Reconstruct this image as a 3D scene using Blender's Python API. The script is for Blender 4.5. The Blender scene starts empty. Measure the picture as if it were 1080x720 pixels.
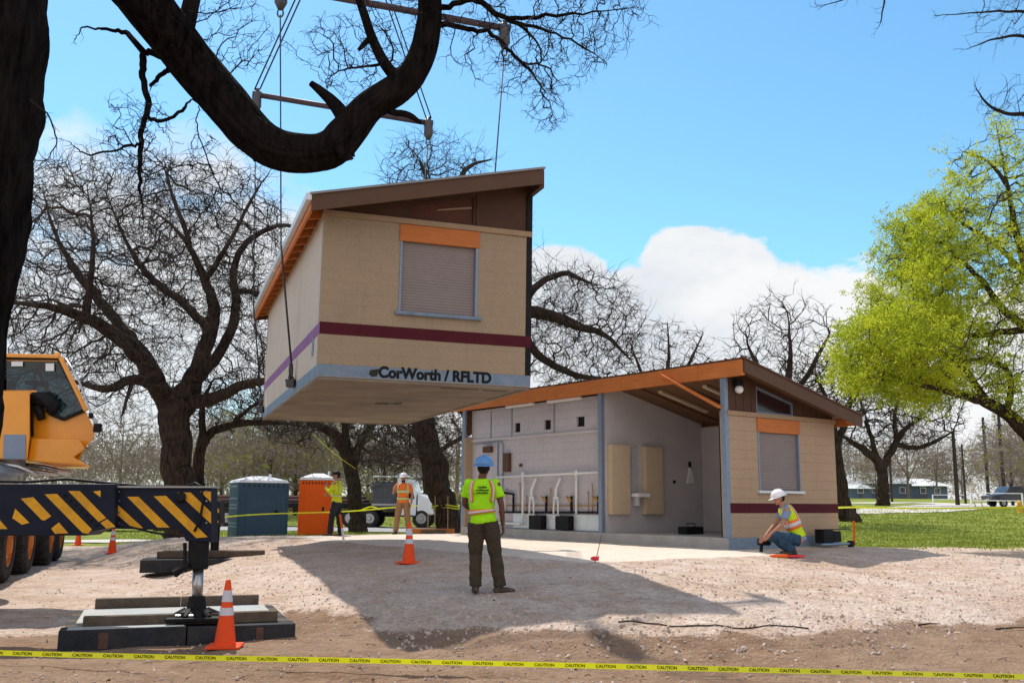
import bpy, bmesh, math, random
import numpy as np
from mathutils import Vector, Matrix, noise, Euler
random.seed(7); rng = np.random.default_rng(7)
sc = bpy.context.scene
C = sc.collection
R = math.radians
# ------------------------------------------------------------------ camera
F_PX, PITCH, ROLL, EYE = 1022.6, 0.1643, 0.0069, 1.6
fw = Vector((0, math.cos(PITCH), math.sin(PITCH)))
up0 = Vector((0, -math.sin(PITCH), math.cos(PITCH)))
rt0 = Vector((1, 0, 0))
rt = math.cos(ROLL)*rt0 + math.sin(ROLL)*up0
up = -math.sin(ROLL)*rt0 + math.cos(ROLL)*up0
cam_d = bpy.data.cameras.new('camera'); cam = bpy.data.objects.new('camera', cam_d); C.objects.link(cam)
m3 = Matrix((rt, up, -fw)).transposed()
cam.matrix_world = Matrix.Translation((0, 0, EYE)) @ m3.to_4x4()
cam_d.sensor_width = 36; cam_d.lens = 36*F_PX/1080; cam_d.clip_end = 3000; cam_d.clip_start = .05
sc.camera = cam
def P(px, py, d):
    """the point seen at (px, py) of the photograph whose distance north of the camera is d metres"""
    v = fw*F_PX + rt*(px-540) - up*(py-360)
    return Vector((0, 0, EYE)) + v*(d/v.y)
def W2(w, d): return w/2*d/F_PX

# ------------------------------------------------------------------ terrain
S0 = Vector((4.4236, 20.0505, EYE-.6833)); SY = .6373
F0 = Vector((-3.1674, 15.704, EYE+2.2152)); FY = .3367
MW, ML = 3.7, 9.82
cS, sS = math.cos(SY), math.sin(SY)
def s_local(x, y):
    dx, dy = x-S0.x, y-S0.y
    return dx*cS+dy*sS, -dx*sS+dy*cS
def s_world(lx, ly): return S0.x+lx*cS-ly*sS, S0.y+lx*sS+ly*cS
def interp(t, tab):
    if t <= tab[0][0]: return tab[0][1]
    for (a, u), (b, v) in zip(tab, tab[1:]):
        if t <= b:
            k = (t-a)/(b-a); return u+(v-u)*k
    return tab[-1][1]
PROF = [(0, .69), (1, .60), (2.2, .50), (3.7, .37), (4.6, .2), (5.3, .05), (6.2, 0)]
BR = [(0, 0), (20, 0), (27, .25), (33, .4), (45, .7), (60, 1.1), (70, 1.35), (110, 1.75), (180, 2.8), (400, 4.0), (900, 4.5)]
BL = [(0, 0), (60, .05), (100, 1.0), (200, 2.4), (400, 4.0), (900, 4.5)]
def sstep(a, b, x):
    t = min(1, max(0, (x-a)/(b-a))); return t*t*(3-2*t)
def mound_d(x, y):
    lx, ly = s_local(x, y)
    ax = max(-4.9-lx, lx-3.9, 0); ay = max(-1.6-ly, 0)*1.0; by = max(ly-10.6, 0)*.45
    if lx < -4.9 and ly > 3: ax *= 1+.35*sstep(3, 8, ly)
    return math.hypot(ax, max(ay, by))
def G(x, y):
    w = sstep(3, 13, x)
    b = interp(y, BL)*(1-w)+interp(y, BR)*w
    d = mound_d(x, y)
    m = interp(d, PROF)
    z = max(b, m) if m > .02 else b
    if m > .02 and b > 0: z = max(b, m)
    if y < 70:
        k = .35+.65*min(1, d)
        z += k*(.05*noise.noise(Vector((x*.55, y*.55, 3))) + .028*noise.noise(Vector((x*2.1, y*2.1, 8))))
        if y < 40: z += k*.008*noise.noise(Vector((x*6, y*6, 1)))
        for yc, amp in ((9.35, .035), (9.95, .03), (10.55, .02)):
            q = (y-yc-.25*math.sin(x*.35)-.05*x)/.13
            if abs(q) < 3: z += k*amp*(-math.exp(-q*q)+.6*math.exp(-(abs(q)-1.6)**2*2))*(.6+.4*math.sin(x*19))*(.5+.5*noise.noise(Vector((x*.5, yc, 2)))+.3)
        # ragged lip of the gravel pad on the camera side
        if 4.1 < d < 6.2 and y < 24: z += .06*max(0, noise.noise(Vector((x*3.2, y*3.2, 5))))
    return z
def gh(px, py, d0=6, d1=400):
    """where the ray through (px, py) meets the ground"""
    v = fw*F_PX + rt*(px-540) - up*(py-360); v = v/v.y
    d = d0
    while d < d1:
        q = Vector((0, 0, EYE))+v*d
        if q.z <= G(q.x, q.y): return Vector((q.x, q.y, G(q.x, q.y)))
        d += .05 if d < 60 else .5
    q = Vector((0, 0, EYE))+v*d1
    return Vector((q.x, q.y, G(q.x, q.y)))
def gp(px, d, lift=0):
    q = P(px, 530, d); return Vector((q.x, q.y, G(q.x, q.y)+lift))

# ------------------------------------------------------------------ materials
class NB:
    def __init__(s, name):
        s.m = bpy.data.materials.new(name); s.m.use_nodes = True
        s.t = s.m.node_tree; s.n = s.t.nodes; s.l = s.t.links
        s.bsdf = s.n['Principled BSDF']; s.out = s.n['Material Output']
    def new(s, typ, **kw):
        x = s.n.new(typ)
        for k, v in kw.items():
            if k in x.inputs and not hasattr(x, k): x.inputs[k].default_value = v
            else: setattr(x, k, v)
        return x
    def link(s, a, b): s.l.new(a, b)
    def noise(s, vec, scale, detail=4, rough=.6):
        x = s.n.new('ShaderNodeTexNoise'); x.inputs['Scale'].default_value = scale
        x.inputs['Detail'].default_value = detail; x.inputs['Roughness'].default_value = rough
        if vec is not None: s.link(vec, x.inputs['Vector'])
        return x.outputs['Fac']
    def ramp(s, fac, stops):
        x = s.n.new('ShaderNodeValToRGB'); e = x.color_ramp.elements
        while len(e) < len(stops): e.new(.5)
        for i, (p, c) in enumerate(stops):
            e[i].position = p; e[i].color = (c if len(c) == 4 else (*c, 1)) if hasattr(c, '__len__') else (c, c, c, 1)
        s.link(fac, x.inputs['Fac']); return x.outputs['Color']
    def mix(s, fac, a, b, mode='MIX'):
        x = s.n.new('ShaderNodeMix'); x.data_type = 'RGBA'; x.blend_type = mode
        for k, v in ((0, fac), (6, a), (7, b)):
            if hasattr(v, 'is_linked') or hasattr(v, 'links'): s.link(v, x.inputs[k])
            else: x.inputs[k].default_value = v if k == 0 else (*v, 1)
        return x.outputs[2]
    def math(s, op, a, b=0, clamp=False):
        x = s.n.new('ShaderNodeMath'); x.operation = op; x.use_clamp = clamp
        for k, v in ((0, a), (1, b)):
            if hasattr(v, 'links'): s.link(v, x.inputs[k])
            else: x.inputs[k].default_value = v
        return x.outputs[0]
    def bump(s, h, strength, dist=.02):
        x = s.n.new('ShaderNodeBump'); x.inputs['Strength'].default_value = strength; x.inputs['Distance'].default_value = dist
        s.link(h, x.inputs['Height']); s.link(x.outputs[0], s.bsdf.inputs['Normal']); return x
    def obj(s):
        return s.n.new('ShaderNodeTexCoord').outputs['Object']
    def col(s, c): s.link(c, s.bsdf.inputs['Base Color'])
def mul(c, k): return tuple(min(1, x*k) for x in c)
def mat(name, c, rough=.7, var=.18, scale=5, bump=.15, bscale=60, metal=0, dirt=None, coat=0):
    b = NB(name); o = b.obj()
    n = b.noise(o, scale, 6); c1 = b.ramp(n, [(.3, mul(c, 1-var)), (.7, mul(c, 1+var))])
    n3 = b.noise(o, bscale, 3)
    c1 = b.mix(.25, c1, b.ramp(n3, [(.3, mul(c, 1-var*1.3)), (.7, mul(c, 1+var*1.3))]))
    if dirt:
        n2 = b.noise(o, scale*.6, 8, .7)
        c1 = b.mix(b.math('MULTIPLY', b.ramp(n2, [(.45, 0), (.75, 1)]), .7), c1, dirt)
    b.col(c1)
    b.bsdf.inputs['Roughness'].default_value = rough; b.bsdf.inputs['Metallic'].default_value = metal
    if rough > .42 and not metal: b.bsdf.inputs['Specular IOR Level'].default_value = .14
    if coat: b.bsdf.inputs['Coat Weight'].default_value = coat
    if bump: b.bump(n3, bump, .01)
    return b.m
M = {}
M['concrete'] = mat('concrete', (.42, .40, .38), .85, .12, 3, .3, 50, dirt=(.3, .27, .24))
M['slab_blue'] = mat('blue_membrane', (.17, .235, .31), .6, .25, 5, .2, 40, dirt=(.27, .29, .31))
M['underside'] = mat('module_underside', (.25, .20, .15), .85, .3, 1.2, .3, 30, dirt=(.15, .12, .09))
M['band'] = mat('maroon_block', (.075, .009, .016), .65, .2, 10, .3, 60)
M['bronze'] = mat('bronze_metal', (.105, .058, .036), .55, .1, 3, .05, 60)
M['gable'] = mat('gable_panel', (.085, .045, .028), .6, .12, 4, .1, 60)
M['trim'] = mat('tan_trim', (.34, .235, .145), .7, .1, 5, .1, 60)
M['glulam'] = None
M['interior'] = mat('painted_block_interior', (.56, .53, .53), .7, .06, 2, .1, 30, dirt=(.47, .44, .46))
M['galv'] = mat('galvanised_blue_grey', (.20, .255, .34), .5, .12, 6, .1, 60, metal=.2)
M['gutter'] = mat('gutter_metal', (.62, .64, .66), .4, .08, 6, .05, 60, metal=.4)
M['white'] = mat('white_plastic', (.78, .78, .77), .45, .05, 6, .05, 60)
M['cream'] = mat('cream_panel', (.60, .47, .32), .6, .06, 4, .05, 60)
M['black'] = mat('black_paint', (.010, .010, .012), .6, .3, 8, .1, 60, dirt=(.028, .025, .022))
M['rubber'] = mat('tyre_rubber', (.025, .025, .026), .85, .3, 12, .3, 80, dirt=(.10, .085, .07))
M['steel'] = mat('bare_steel', (.42, .42, .43), .3, .15, 12, .05, 60, metal=.9)
M['cable'] = mat('wire_rope', (.045, .045, .05), .5, .2, 30, .2, 200, metal=.5)
M['rig'] = mat('rigging_steel', (.07, .065, .07), .5, .3, 15, .2, 90, metal=.4)
M['rigbar'] = mat('spreader_paint', (.07, .05, .055), .5, .3, 8, .1, 90)
M['rust'] = mat('rusty_iron', (.11, .06, .05), .8, .3, 20, .3, 90)
M['cab'] = mat('crane_yellow', (.80, .31, .01), .35, .05, 2, .03, 60, coat=.4, dirt=(.62, .20, .015))
M['navy'] = mat('crane_navy', (.011, .015, .030), .55, .25, 4, .05, 60, dirt=(.022, .024, .03))
M['hazard'] = mat('hazard_yellow', (.74, .37, .025), .45, .12, 8, .05, 60, dirt=(.38, .2, .04))
M['rim'] = mat('orange_rim', (.55, .16, .02), .5, .15, 8, .1, 60, dirt=(.2, .09, .03))
M['whitepaint'] = mat('white_vehicle_paint', (.74, .76, .78), .3, .04, 2, .02, 60, coat=.5)
M['darkpaint'] = mat('dark_vehicle_paint', (.02, .026, .045), .3, .1, 2, .02, 60, coat=.5)
M['woodmat'] = mat('weathered_timber_mat', (.10, .078, .058), .9, .35, 6, .5, 30, dirt=(.17, .13, .10))
M['woodmat_dark'] = mat('dark_timber_mat', (.028, .032, .04), .8, .35, 6, .4, 30, dirt=(.07, .06, .055))
M['plate'] = mat('pale_steel_plate', (.36, .39, .39), .6, .15, 3, .2, 30, dirt=(.44, .34, .27))
M['cone'] = mat('orange_cone', (.82, .085, .02), .5, .08, 8, .05, 60)
M['reflect'] = mat('silver_reflective', (.58, .57, .63), .4, .08, 20, .05, 60)
M['orange_box'] = mat('orange_plastic', (.72, .105, .01), .5, .06, 3, .05, 60)
M['blue_box'] = mat('slate_blue_plastic', (.045, .085, .135), .5, .12, 3, .05, 60)
M['roofwhite'] = mat('white_translucent_roof', (.66, .69, .73), .5, .05, 6, .05, 60)
M['stake'] = mat('stake_wood', (.30, .2, .12), .8, .2, 20, .2, 60)
M['stake_orange'] = mat('stake_orange_paint', (.75, .12, .02), .6, .1, 20, .1, 60)
M['flag'] = mat('pink_flag', (.85, .05, .07), .6, .1, 20, 0, 60)
M['pole'] = mat('pole_wood', (.05, .04, .035), .9, .25, 5, .3, 40)
M['brass'] = mat('brass_valve', (.45, .26, .08), .35, .2, 20, .1, 60, metal=.7)
M['skin'] = mat('skin', (.40, .21, .14), .55, .08, 12, .05, 80)
M['skin_dark'] = mat('skin_tanned', (.14, .065, .042), .55, .1, 12, .05, 80)
M['hair'] = mat('dark_hair', (.02, .014, .012), .8, .3, 60, .4, 120)
M['lime'] = mat('lime_shirt', (.36, .78, .015), .8, .10, 8, .2, 60)
M['vest_yellow'] = mat('vest_yellow', (.50, .72, .02), .8, .10, 8, .2, 60)
M['vest_yellow2'] = mat('jacket_yellow', (.55, .62, .03), .8, .14, 8, .2, 60)
M['vest_orange'] = mat('vest_orange', (.85, .20, .05), .8, .10, 10, .2, 60)
M['brown_pants'] = mat('brown_trousers', (.058, .045, .030), .9, .2, 9, .4, 60)
M['tan_pants'] = mat('tan_trousers', (.34, .19, .10), .9, .15, 9, .3, 60)
M['dark_pants'] = mat('dark_trousers', (.025, .028, .035), .9, .2, 9, .3, 60)
M['jeans'] = mat('blue_jeans', (.03, .07, .12), .9, .25, 12, .3, 60)
M['grey_shirt'] = mat('grey_blue_shirt', (.20, .26, .42), .85, .1, 10, .3, 60)
M['boots'] = mat('leather_boots', (.06, .045, .035), .8, .25, 15, .3, 60, dirt=(.16, .12, .09))
M['hat_blue'] = mat('blue_hard_hat', (.08, .24, .52), .3, .08, 10, .02, 60, coat=.4)
M['hat_white'] = mat('white_hard_hat', (.82, .82, .84), .3, .04, 10, .02, 60, coat=.4)
M['print'] = mat('black_print', (.012, .013, .015), .7, .1, 10, 0, 60)
M['eye'] = mat('eye_dark', (.02, .015, .012), .3, .05, 10, 0, 60)
M['fawn'] = mat('fawn_leaf_paint', (.03, .035, .02), .7, .3, 20, 0, 60)
M['asphalt'] = mat('asphalt', (.30, .29, .29), .9, .12, .5, .2, 20, dirt=(.36, .35, .33))
M['path'] = mat('pale_path', (.52, .49, .45), .9, .12, .6, .2, 20, dirt=(.42, .38, .33))
M['housewall'] = mat('blue_grey_siding', (.12, .17, .25), .8, .15, 1, .1, 20)
M['houseroof'] = mat('white_metal_roof', (.72, .74, .74), .5, .05, 1, .05, 20)
M['purple'] = mat('pale_purple_band', (.26, .13, .27), .8, .25, 6, .2, 40)  # paler purple for the band along the lifted side wall
def grain(name, c, c2, axis=(1, 12, 12), rough=.7, bump=.15):
    b = NB(name); o = b.obj(); mp = b.n.new('ShaderNodeMapping'); mp.inputs['Scale'].default_value = axis; b.link(o, mp.inputs[0])
    n = b.noise(mp.outputs[0], 2.2, 8, .65); n2 = b.noise(o, 1.6, 4)
    w = b.n.new('ShaderNodeTexVoronoi'); w.inputs['Scale'].default_value = 2.6; b.link(o, w.inputs['Vector'])
    k = b.ramp(w.outputs['Distance'], [(.0, 1), (.09, 0)])
    c1 = b.mix(b.ramp(n, [(.3, 0), (.7, 1)]), c, c2)
    c1 = b.mix(b.math('MULTIPLY', b.ramp(n2, [(.35, 0), (.7, 1)]), .35), c1, mul(c, .6))
    c1 = b.mix(b.math('MULTIPLY', k, .6), c1, mul(c, .4))
    b.col(c1); b.bsdf.inputs['Roughness'].default_value = rough; b.bump(n, bump, .01); return b.m
M['glulam'] = grain('orange_stained_timber', (.68, .215, .04), (.50, .14, .026), (10, 1, 12))
M['glulam_x'] = grain('orange_stained_header', (.58, .18, .03), (.44, .12, .02), (1, 12, 12))
M['deck'] = grain('brown_deck_boards', (.20, .095, .04), (.12, .055, .025), (1, 9, 9))
def block_mat(name, c, joint=.93):
    b = NB(name); o = b.obj(); s = b.n.new('ShaderNodeSeparateXYZ'); b.link(o, s.inputs[0])
    cx = b.n.new('ShaderNodeCombineXYZ'); b.link(b.math('ADD', s.outputs[0], s.outputs[1]), cx.inputs[0]); b.link(s.outputs[2], cx.inputs[1])
    br = b.n.new('ShaderNodeTexBrick'); b.link(cx.outputs[0], br.inputs['Vector'])
    br.inputs['Scale'].default_value = 1; br.inputs['Brick Width'].default_value = .4; br.inputs['Row Height'].default_value = .2
    br.inputs['Mortar Size'].default_value = .005; br.inputs['Mortar Smooth'].default_value = .6; br.inputs['Bias'].default_value = 0
    br.inputs['Color1'].default_value = (*mul(c, .97), 1); br.inputs['Color2'].default_value = (*mul(c, 1.03), 1); br.inputs['Mortar'].default_value = (*mul(c, joint), 1)
    n = b.noise(o, 26, 6, .7); n2 = b.noise(o, 1.1, 5)
    c1 = b.mix(.4, br.outputs['Color'], b.ramp(n, [(.3, mul(c, .6)), (.72, mul(c, 1.4))]), 'MIX')
    c1 = b.mix(b.math('MULTIPLY', b.ramp(n2, [(.45, 0), (.7, 1)]), .35), c1, mul(c, .82))
    mp = b.n.new('ShaderNodeMapping'); mp.inputs['Scale'].default_value = (3.0, 3.0, .35); b.link(o, mp.inputs[0])
    n4 = b.noise(mp.outputs[0], 1.5, 6, .7)
    c1 = b.mix(b.math('MULTIPLY', b.ramp(n4, [(.55, 0), (.78, 1)]), .3), c1, mul(c, .6))
    b.col(c1)
    b.bsdf.inputs['Roughness'].default_value = .95; b.bsdf.inputs['Specular IOR Level'].default_value = .1
    h = b.math('ADD', b.math('MULTIPLY', n, .6), b.math('MULTIPLY', br.outputs['Fac'], -1.2 if joint < .95 else -.35)); b.bump(h, .6, .012)
    return b.m
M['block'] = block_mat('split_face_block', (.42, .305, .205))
M['block_sunlit_side'] = block_mat('sunlit_block_side', (.56, .48, .40), .97)  # same block lightened: grazing sun on this wall painted into the colour
M['block_lift'] = block_mat('split_face_block_shaded', (.35, .265, .178), .95)  # darker copy of the block, weaker ground light put into its colour
M['block_in'] = block_mat('grey_painted_block', (.53, .50, .52))
def glass(name, c=(.03, .05, .07), rough=.06):
    b = NB(name); b.bsdf.inputs['Base Color'].default_value = (*c, 1); b.bsdf.inputs['Roughness'].default_value = rough
    b.bsdf.inputs['Specular IOR Level'].default_value = .5
    n = b.noise(b.obj(), 3, 3); b.bump(n, .05, .02); return b.m
M['glass'] = glass('dark_glass', (.012, .018, .024), .05)
def slat_mat(name, c):
    b = NB(name); o = b.obj(); w = b.n.new('ShaderNodeTexWave'); w.wave_type = 'BANDS'; w.bands_direction = 'Z'; w.inputs['Scale'].default_value = 6.3
    w.inputs['Distortion'].default_value = 0; b.link(o, w.inputs['Vector'])
    n = b.noise(o, 3, 5)
    b.col(b.mix(.5, b.ramp(w.outputs['Fac'], [(.0, mul(c, .72)), (.5, mul(c, 1.08))]), b.ramp(n, [(.3, mul(c, .9)), (.7, mul(c, 1.1))])))
    b.bsdf.inputs['Roughness'].default_value = .5; b.bump(w.outputs['Fac'], .5, .012); return b.m
M['shutter'] = slat_mat('rolling_shutter_slats', (.22, .178, .165))
def bark(name, c, c2, s=1.0, bump=.8):
    b = NB(name); o = b.obj(); mp = b.n.new('ShaderNodeMapping'); mp.inputs['Scale'].default_value = (s*9, s*9, s*1.6); b.link(o, mp.inputs[0])
    n = b.noise(mp.outputs[0], 1.5, 8, .7); n2 = b.noise(o, 1.3*s, 5)
    c1 = b.mix(b.ramp(n, [(.38, 0), (.62, 1)]), c, c2); c1 = b.mix(b.math('MULTIPLY', b.ramp(n2, [(.45, 0), (.7, 1)]), .4), c1, mul(c2, 1.3))
    b.col(c1); b.bsdf.inputs['Roughness'].default_value = .97; b.bsdf.inputs['Specular IOR Level'].default_value = .05; b.bump(n, bump, .08); return b.m
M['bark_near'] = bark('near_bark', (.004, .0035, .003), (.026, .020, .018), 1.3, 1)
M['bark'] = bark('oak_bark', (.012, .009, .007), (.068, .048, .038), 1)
M['twig'] = mat('oak_twigs', (.045, .034, .029), .9, .3, 3, 0, 20)
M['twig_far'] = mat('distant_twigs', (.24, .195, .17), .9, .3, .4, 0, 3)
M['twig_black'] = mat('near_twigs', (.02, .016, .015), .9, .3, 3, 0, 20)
def leaf_mat(name, c1, c2, tr=.5):
    b = NB(name); n = b.noise(b.obj(), .9, 3); n2 = b.noise(b.obj(), 9, 2)
    col = b.mix(b.ramp(b.math('ADD', b.math('MULTIPLY', n, .6), b.math('MULTIPLY', n2, .4)), [(.36, 0), (.64, 1)]), c1, c2)
    d = b.n.new('ShaderNodeBsdfDiffuse'); t = b.n.new('ShaderNodeBsdfTranslucent'); mx = b.n.new('ShaderNodeMixShader'); mx.inputs[0].default_value = tr
    b.link(col, d.inputs[0]); b.link(col, t.inputs[0]); b.link(d.outputs[0], mx.inputs[1]); b.link(t.outputs[0], mx.inputs[2]); b.link(mx.outputs[0], b.out.inputs[0]); return b.m
M['leaf'] = leaf_mat('spring_leaves', (.19, .27, .02), (.68, .71, .06), .55)
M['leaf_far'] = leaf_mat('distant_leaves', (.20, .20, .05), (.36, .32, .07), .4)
M['leaf_olive'] = leaf_mat('olive_leaves', (.16, .14, .07), (.27, .25, .10), .4)
M['blade'] = leaf_mat('grass_blades', (.16, .20, .03), (.36, .39, .08), .45)
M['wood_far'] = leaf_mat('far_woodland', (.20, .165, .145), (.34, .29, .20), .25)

# ------------------------------------------------------------------ mesh collector
class MB:
    def __init__(s): s.V = []; s.F = []; s.K = []
    def add(s, v, f):
        k = len(s.V); s.K.append((k, len(s.F))); s.V += [tuple(p) for p in v]; s.F += [tuple(i+k for i in q) for q in f]
    def box(s, x0, x1, y0, y1, z0, z1, mtx=None):
        v = [(x, y, z) for z in (z0, z1) for y in (y0, y1) for x in (x0, x1)]
        if mtx is not None: v = [mtx @ Vector(p) for p in v]
        s.add(v, [(0, 2, 3, 1), (4, 5, 7, 6), (0, 1, 5, 4), (2, 6, 7, 3), (0, 4, 6, 2), (1, 3, 7, 5)]); return s
    def cbox(s, c, d, mtx=None):
        return s.box(c[0]-d[0]/2, c[0]+d[0]/2, c[1]-d[1]/2, c[1]+d[1]/2, c[2]-d[2]/2, c[2]+d[2]/2, mtx)
    def prism(s, pts, ext):
        n = len(pts); pts = [Vector(p) for p in pts]; e = Vector(ext)
        s.add(pts+[p+e for p in pts], [tuple(range(n)), tuple(range(2*n-1, n-1, -1))]+[(i, i+n, (i+1) % n+n, (i+1) % n) for i in range(n)]); return s
    def beam(s, a, b, w, h, upv=(0, 0, 1)):
        a, b = Vector(a), Vector(b); t = (b-a).normalized(); sd = t.cross(Vector(upv)).normalized(); u = sd.cross(t)
        q = [a+sd*i*w/2+u*j*h/2 for i, j in ((-1, -1), (1, -1), (1, 1), (-1, 1))]
        return s.prism(q, b-a)
    def tube(s, pts, rad, n=8, cap=True, round_=False, flat=None):
        pts = [Vector(p) for p in pts]
        if not hasattr(rad, '__len__'): rad = [rad]*len(pts)
        rad = list(rad)
        if round_:
            t0 = (pts[0]-pts[1]).normalized(); t1 = (pts[-1]-pts[-2]).normalized(); r0, r1 = rad[0], rad[-1]
            pre = [(pts[0]+t0*r0*math.sin(a), r0*math.cos(a)) for a in (1.45, 1.0, .5)]; post = [(pts[-1]+t1*r1*math.sin(a), r1*math.cos(a)) for a in (.5, 1.0, 1.45)]
            pts = [p for p, _ in pre]+pts+[p for p, _ in post]; rad = [r for _, r in pre]+rad+[r for _, r in post]
        v = []; u = None; m = len(pts)
        for i, p in enumerate(pts):
            t = (pts[min(i+1, m-1)]-pts[max(i-1, 0)])
            t = t.normalized() if t.length > 1e-9 else Vector((0, 0, 1))
            if u is None: u = t.orthogonal().normalized()
            else:
                u = u-t*u.dot(t); u = u.normalized() if u.length > 1e-6 else t.orthogonal().normalized()
            w = t.cross(u)
            for k in range(n):
                a = 2*math.pi*k/n; o = (u*math.cos(a)+w*math.sin(a))*rad[i]
                if flat: o = o - flat[0]*o.dot(flat[0])*(1-flat[1])
                v.append(p+o)
        f = [(i*n+k, i*n+(k+1) % n, (i+1)*n+(k+1) % n, (i+1)*n+k) for i in range(m-1) for k in range(n)]
        if cap: f += [tuple(range(n-1, -1, -1)), tuple((m-1)*n+k for k in range(n))]
        s.add(v, f); return s
    def loft(s, nodes, side, n=20, power=2.3):
        """nodes: (centre, half width, half depth); rings perpendicular to the chain"""
        side = Vector(side).normalized(); m = len(nodes); v = []
        for i, (p, a, b) in enumerate(nodes):
            p = Vector(p); t = (Vector(nodes[min(i+1, m-1)][0])-Vector(nodes[max(i-1, 0)][0])).normalized()
            e = (side-t*side.dot(t)).normalized(); g = t.cross(e)
            for k in range(n):
                an = 2*math.pi*k/n; ca, sa = math.cos(an), math.sin(an)
                v.append(p+e*a*math.copysign(abs(ca)**(2/power), ca)+g*b*math.copysign(abs(sa)**(2/power), sa))
        f = [(i*n+k, i*n+(k+1) % n, (i+1)*n+(k+1) % n, (i+1)*n+k) for i in range(m-1) for k in range(n)]
        f += [tuple(range(n-1, -1, -1)), tuple((m-1)*n+k for k in range(n))]
        s.add(v, f); return s
    def lathe(s, prof, c=(0, 0, 0), n=20, mtx=None, sx=1, sy=1):
        v = []; c = Vector(c)
        for r, z in prof:
            for k in range(n):
                a = 2*math.pi*k/n; p = Vector((r*math.cos(a)*sx, r*math.sin(a)*sy, z))
                v.append((mtx @ p if mtx is not None else p)+c)
        m = len(prof)
        f = [(i*n+k, i*n+(k+1) % n, (i+1)*n+(k+1) % n, (i+1)*n+k) for i in range(m-1) for k in range(n)]
        f += [tuple(range(n-1, -1, -1)), tuple((m-1)*n+k for k in range(n))]
        s.add(v, f); return s
    def ball(s, c, r, n=12, mtx=None):
        rx, ry, rz = r if hasattr(r, '__len__') else (r, r, r)
        prof = [(max(.02, math.sin(math.pi*i/n)), -math.cos(math.pi*i/n)) for i in range(n+1)]
        sm = Matrix.Diagonal((rx, ry, rz)); mm = (mtx @ sm) if mtx is not None else sm
        return s.lathe(prof, c, n+4, mm)
    def map(s, fn): s.V = [tuple(fn(Vector(p))) for p in s.V]; return s
    def build(s, name, m, parent=None, smooth=False, world=False, bevel=0, fix=True, seg=2):
        me = bpy.data.meshes.new(name)
        V = s.V
        if world and parent is not None:
            inv = parent.matrix_world.inverted(); V = [tuple(inv @ Vector(p)) for p in V]
        me.from_pydata(V, [], s.F)
        if fix:
            bm = bmesh.new(); bm.from_mesh(me); bmesh.ops.recalc_face_normals(bm, faces=bm.faces[:]); bm.to_mesh(me); bm.free()
        if smooth: me.shade_smooth()
        me.materials.append(M[m] if isinstance(m, str) else m)
        o = bpy.data.objects.new(name, me); C.objects.link(o)
        if parent is not None: o.parent = parent
        if bevel:
            md = o.modifiers.new('bevel', 'BEVEL'); md.width = bevel; md.segments = seg; md.limit_method = 'ANGLE'; md.angle_limit = R(40)
        return o
    def each(s, name, m, parent=None, **kw):
        """every add() becomes an object of its own"""
        ks = s.K+[(len(s.V), len(s.F))]; out = []
        for (v0, f0), (v1, f1) in zip(ks, ks[1:]):
            q = MB(); q.V = s.V[v0:v1]; q.F = [tuple(i-v0 for i in f) for f in s.F[f0:f1]]; out.append(q.build(name, m, parent, **kw))
        return out
def tag(o, label=None, cat=None, group=None, kind=None):
    if label: o['label'] = label
    if cat: o['category'] = cat
    if group: o['group'] = group
    if kind: o['kind'] = kind
    return o
def thing(name, label, cat, loc=(0, 0, 0), rz=0, group=None, rot=None):
    o = bpy.data.objects.new(name, None); C.objects.link(o); o.empty_display_size = .2
    o.location = loc; o.rotation_euler = rot if rot else (0, 0, rz)
    o.matrix_world = Matrix.LocRotScale(Vector(loc), Euler(rot if rot else (0, 0, rz)), None)
    return tag(o, label, cat, group)
def copy_tree(o, parent=None):
    c = o.copy(); C.objects.link(c)
    if parent is not None: c.parent = parent
    for ch in list(o.children): copy_tree(ch, c)
    return c
def text_mesh(txt, size, ext=.004, bold=.0, align='LEFT'):
    cu = bpy.data.curves.new('lettering', 'FONT'); cu.body = txt; cu.size = size; cu.extrude = ext; cu.offset = bold; cu.align_x = align
    o = bpy.data.objects.new('lettering', cu); C.objects.link(o)
    bpy.context.view_layer.update()
    me = bpy.data.meshes.new_from_object(o.evaluated_get(bpy.context.evaluated_depsgraph_get()))
    v = [tuple(x.co) for x in me.vertices]; f = [tuple(p.vertices) for p in me.polygons]
    bpy.data.objects.remove(o); bpy.data.meshes.remove(me); bpy.data.curves.remove(cu)
    mb = MB(); mb.add(v, f); return mb

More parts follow.
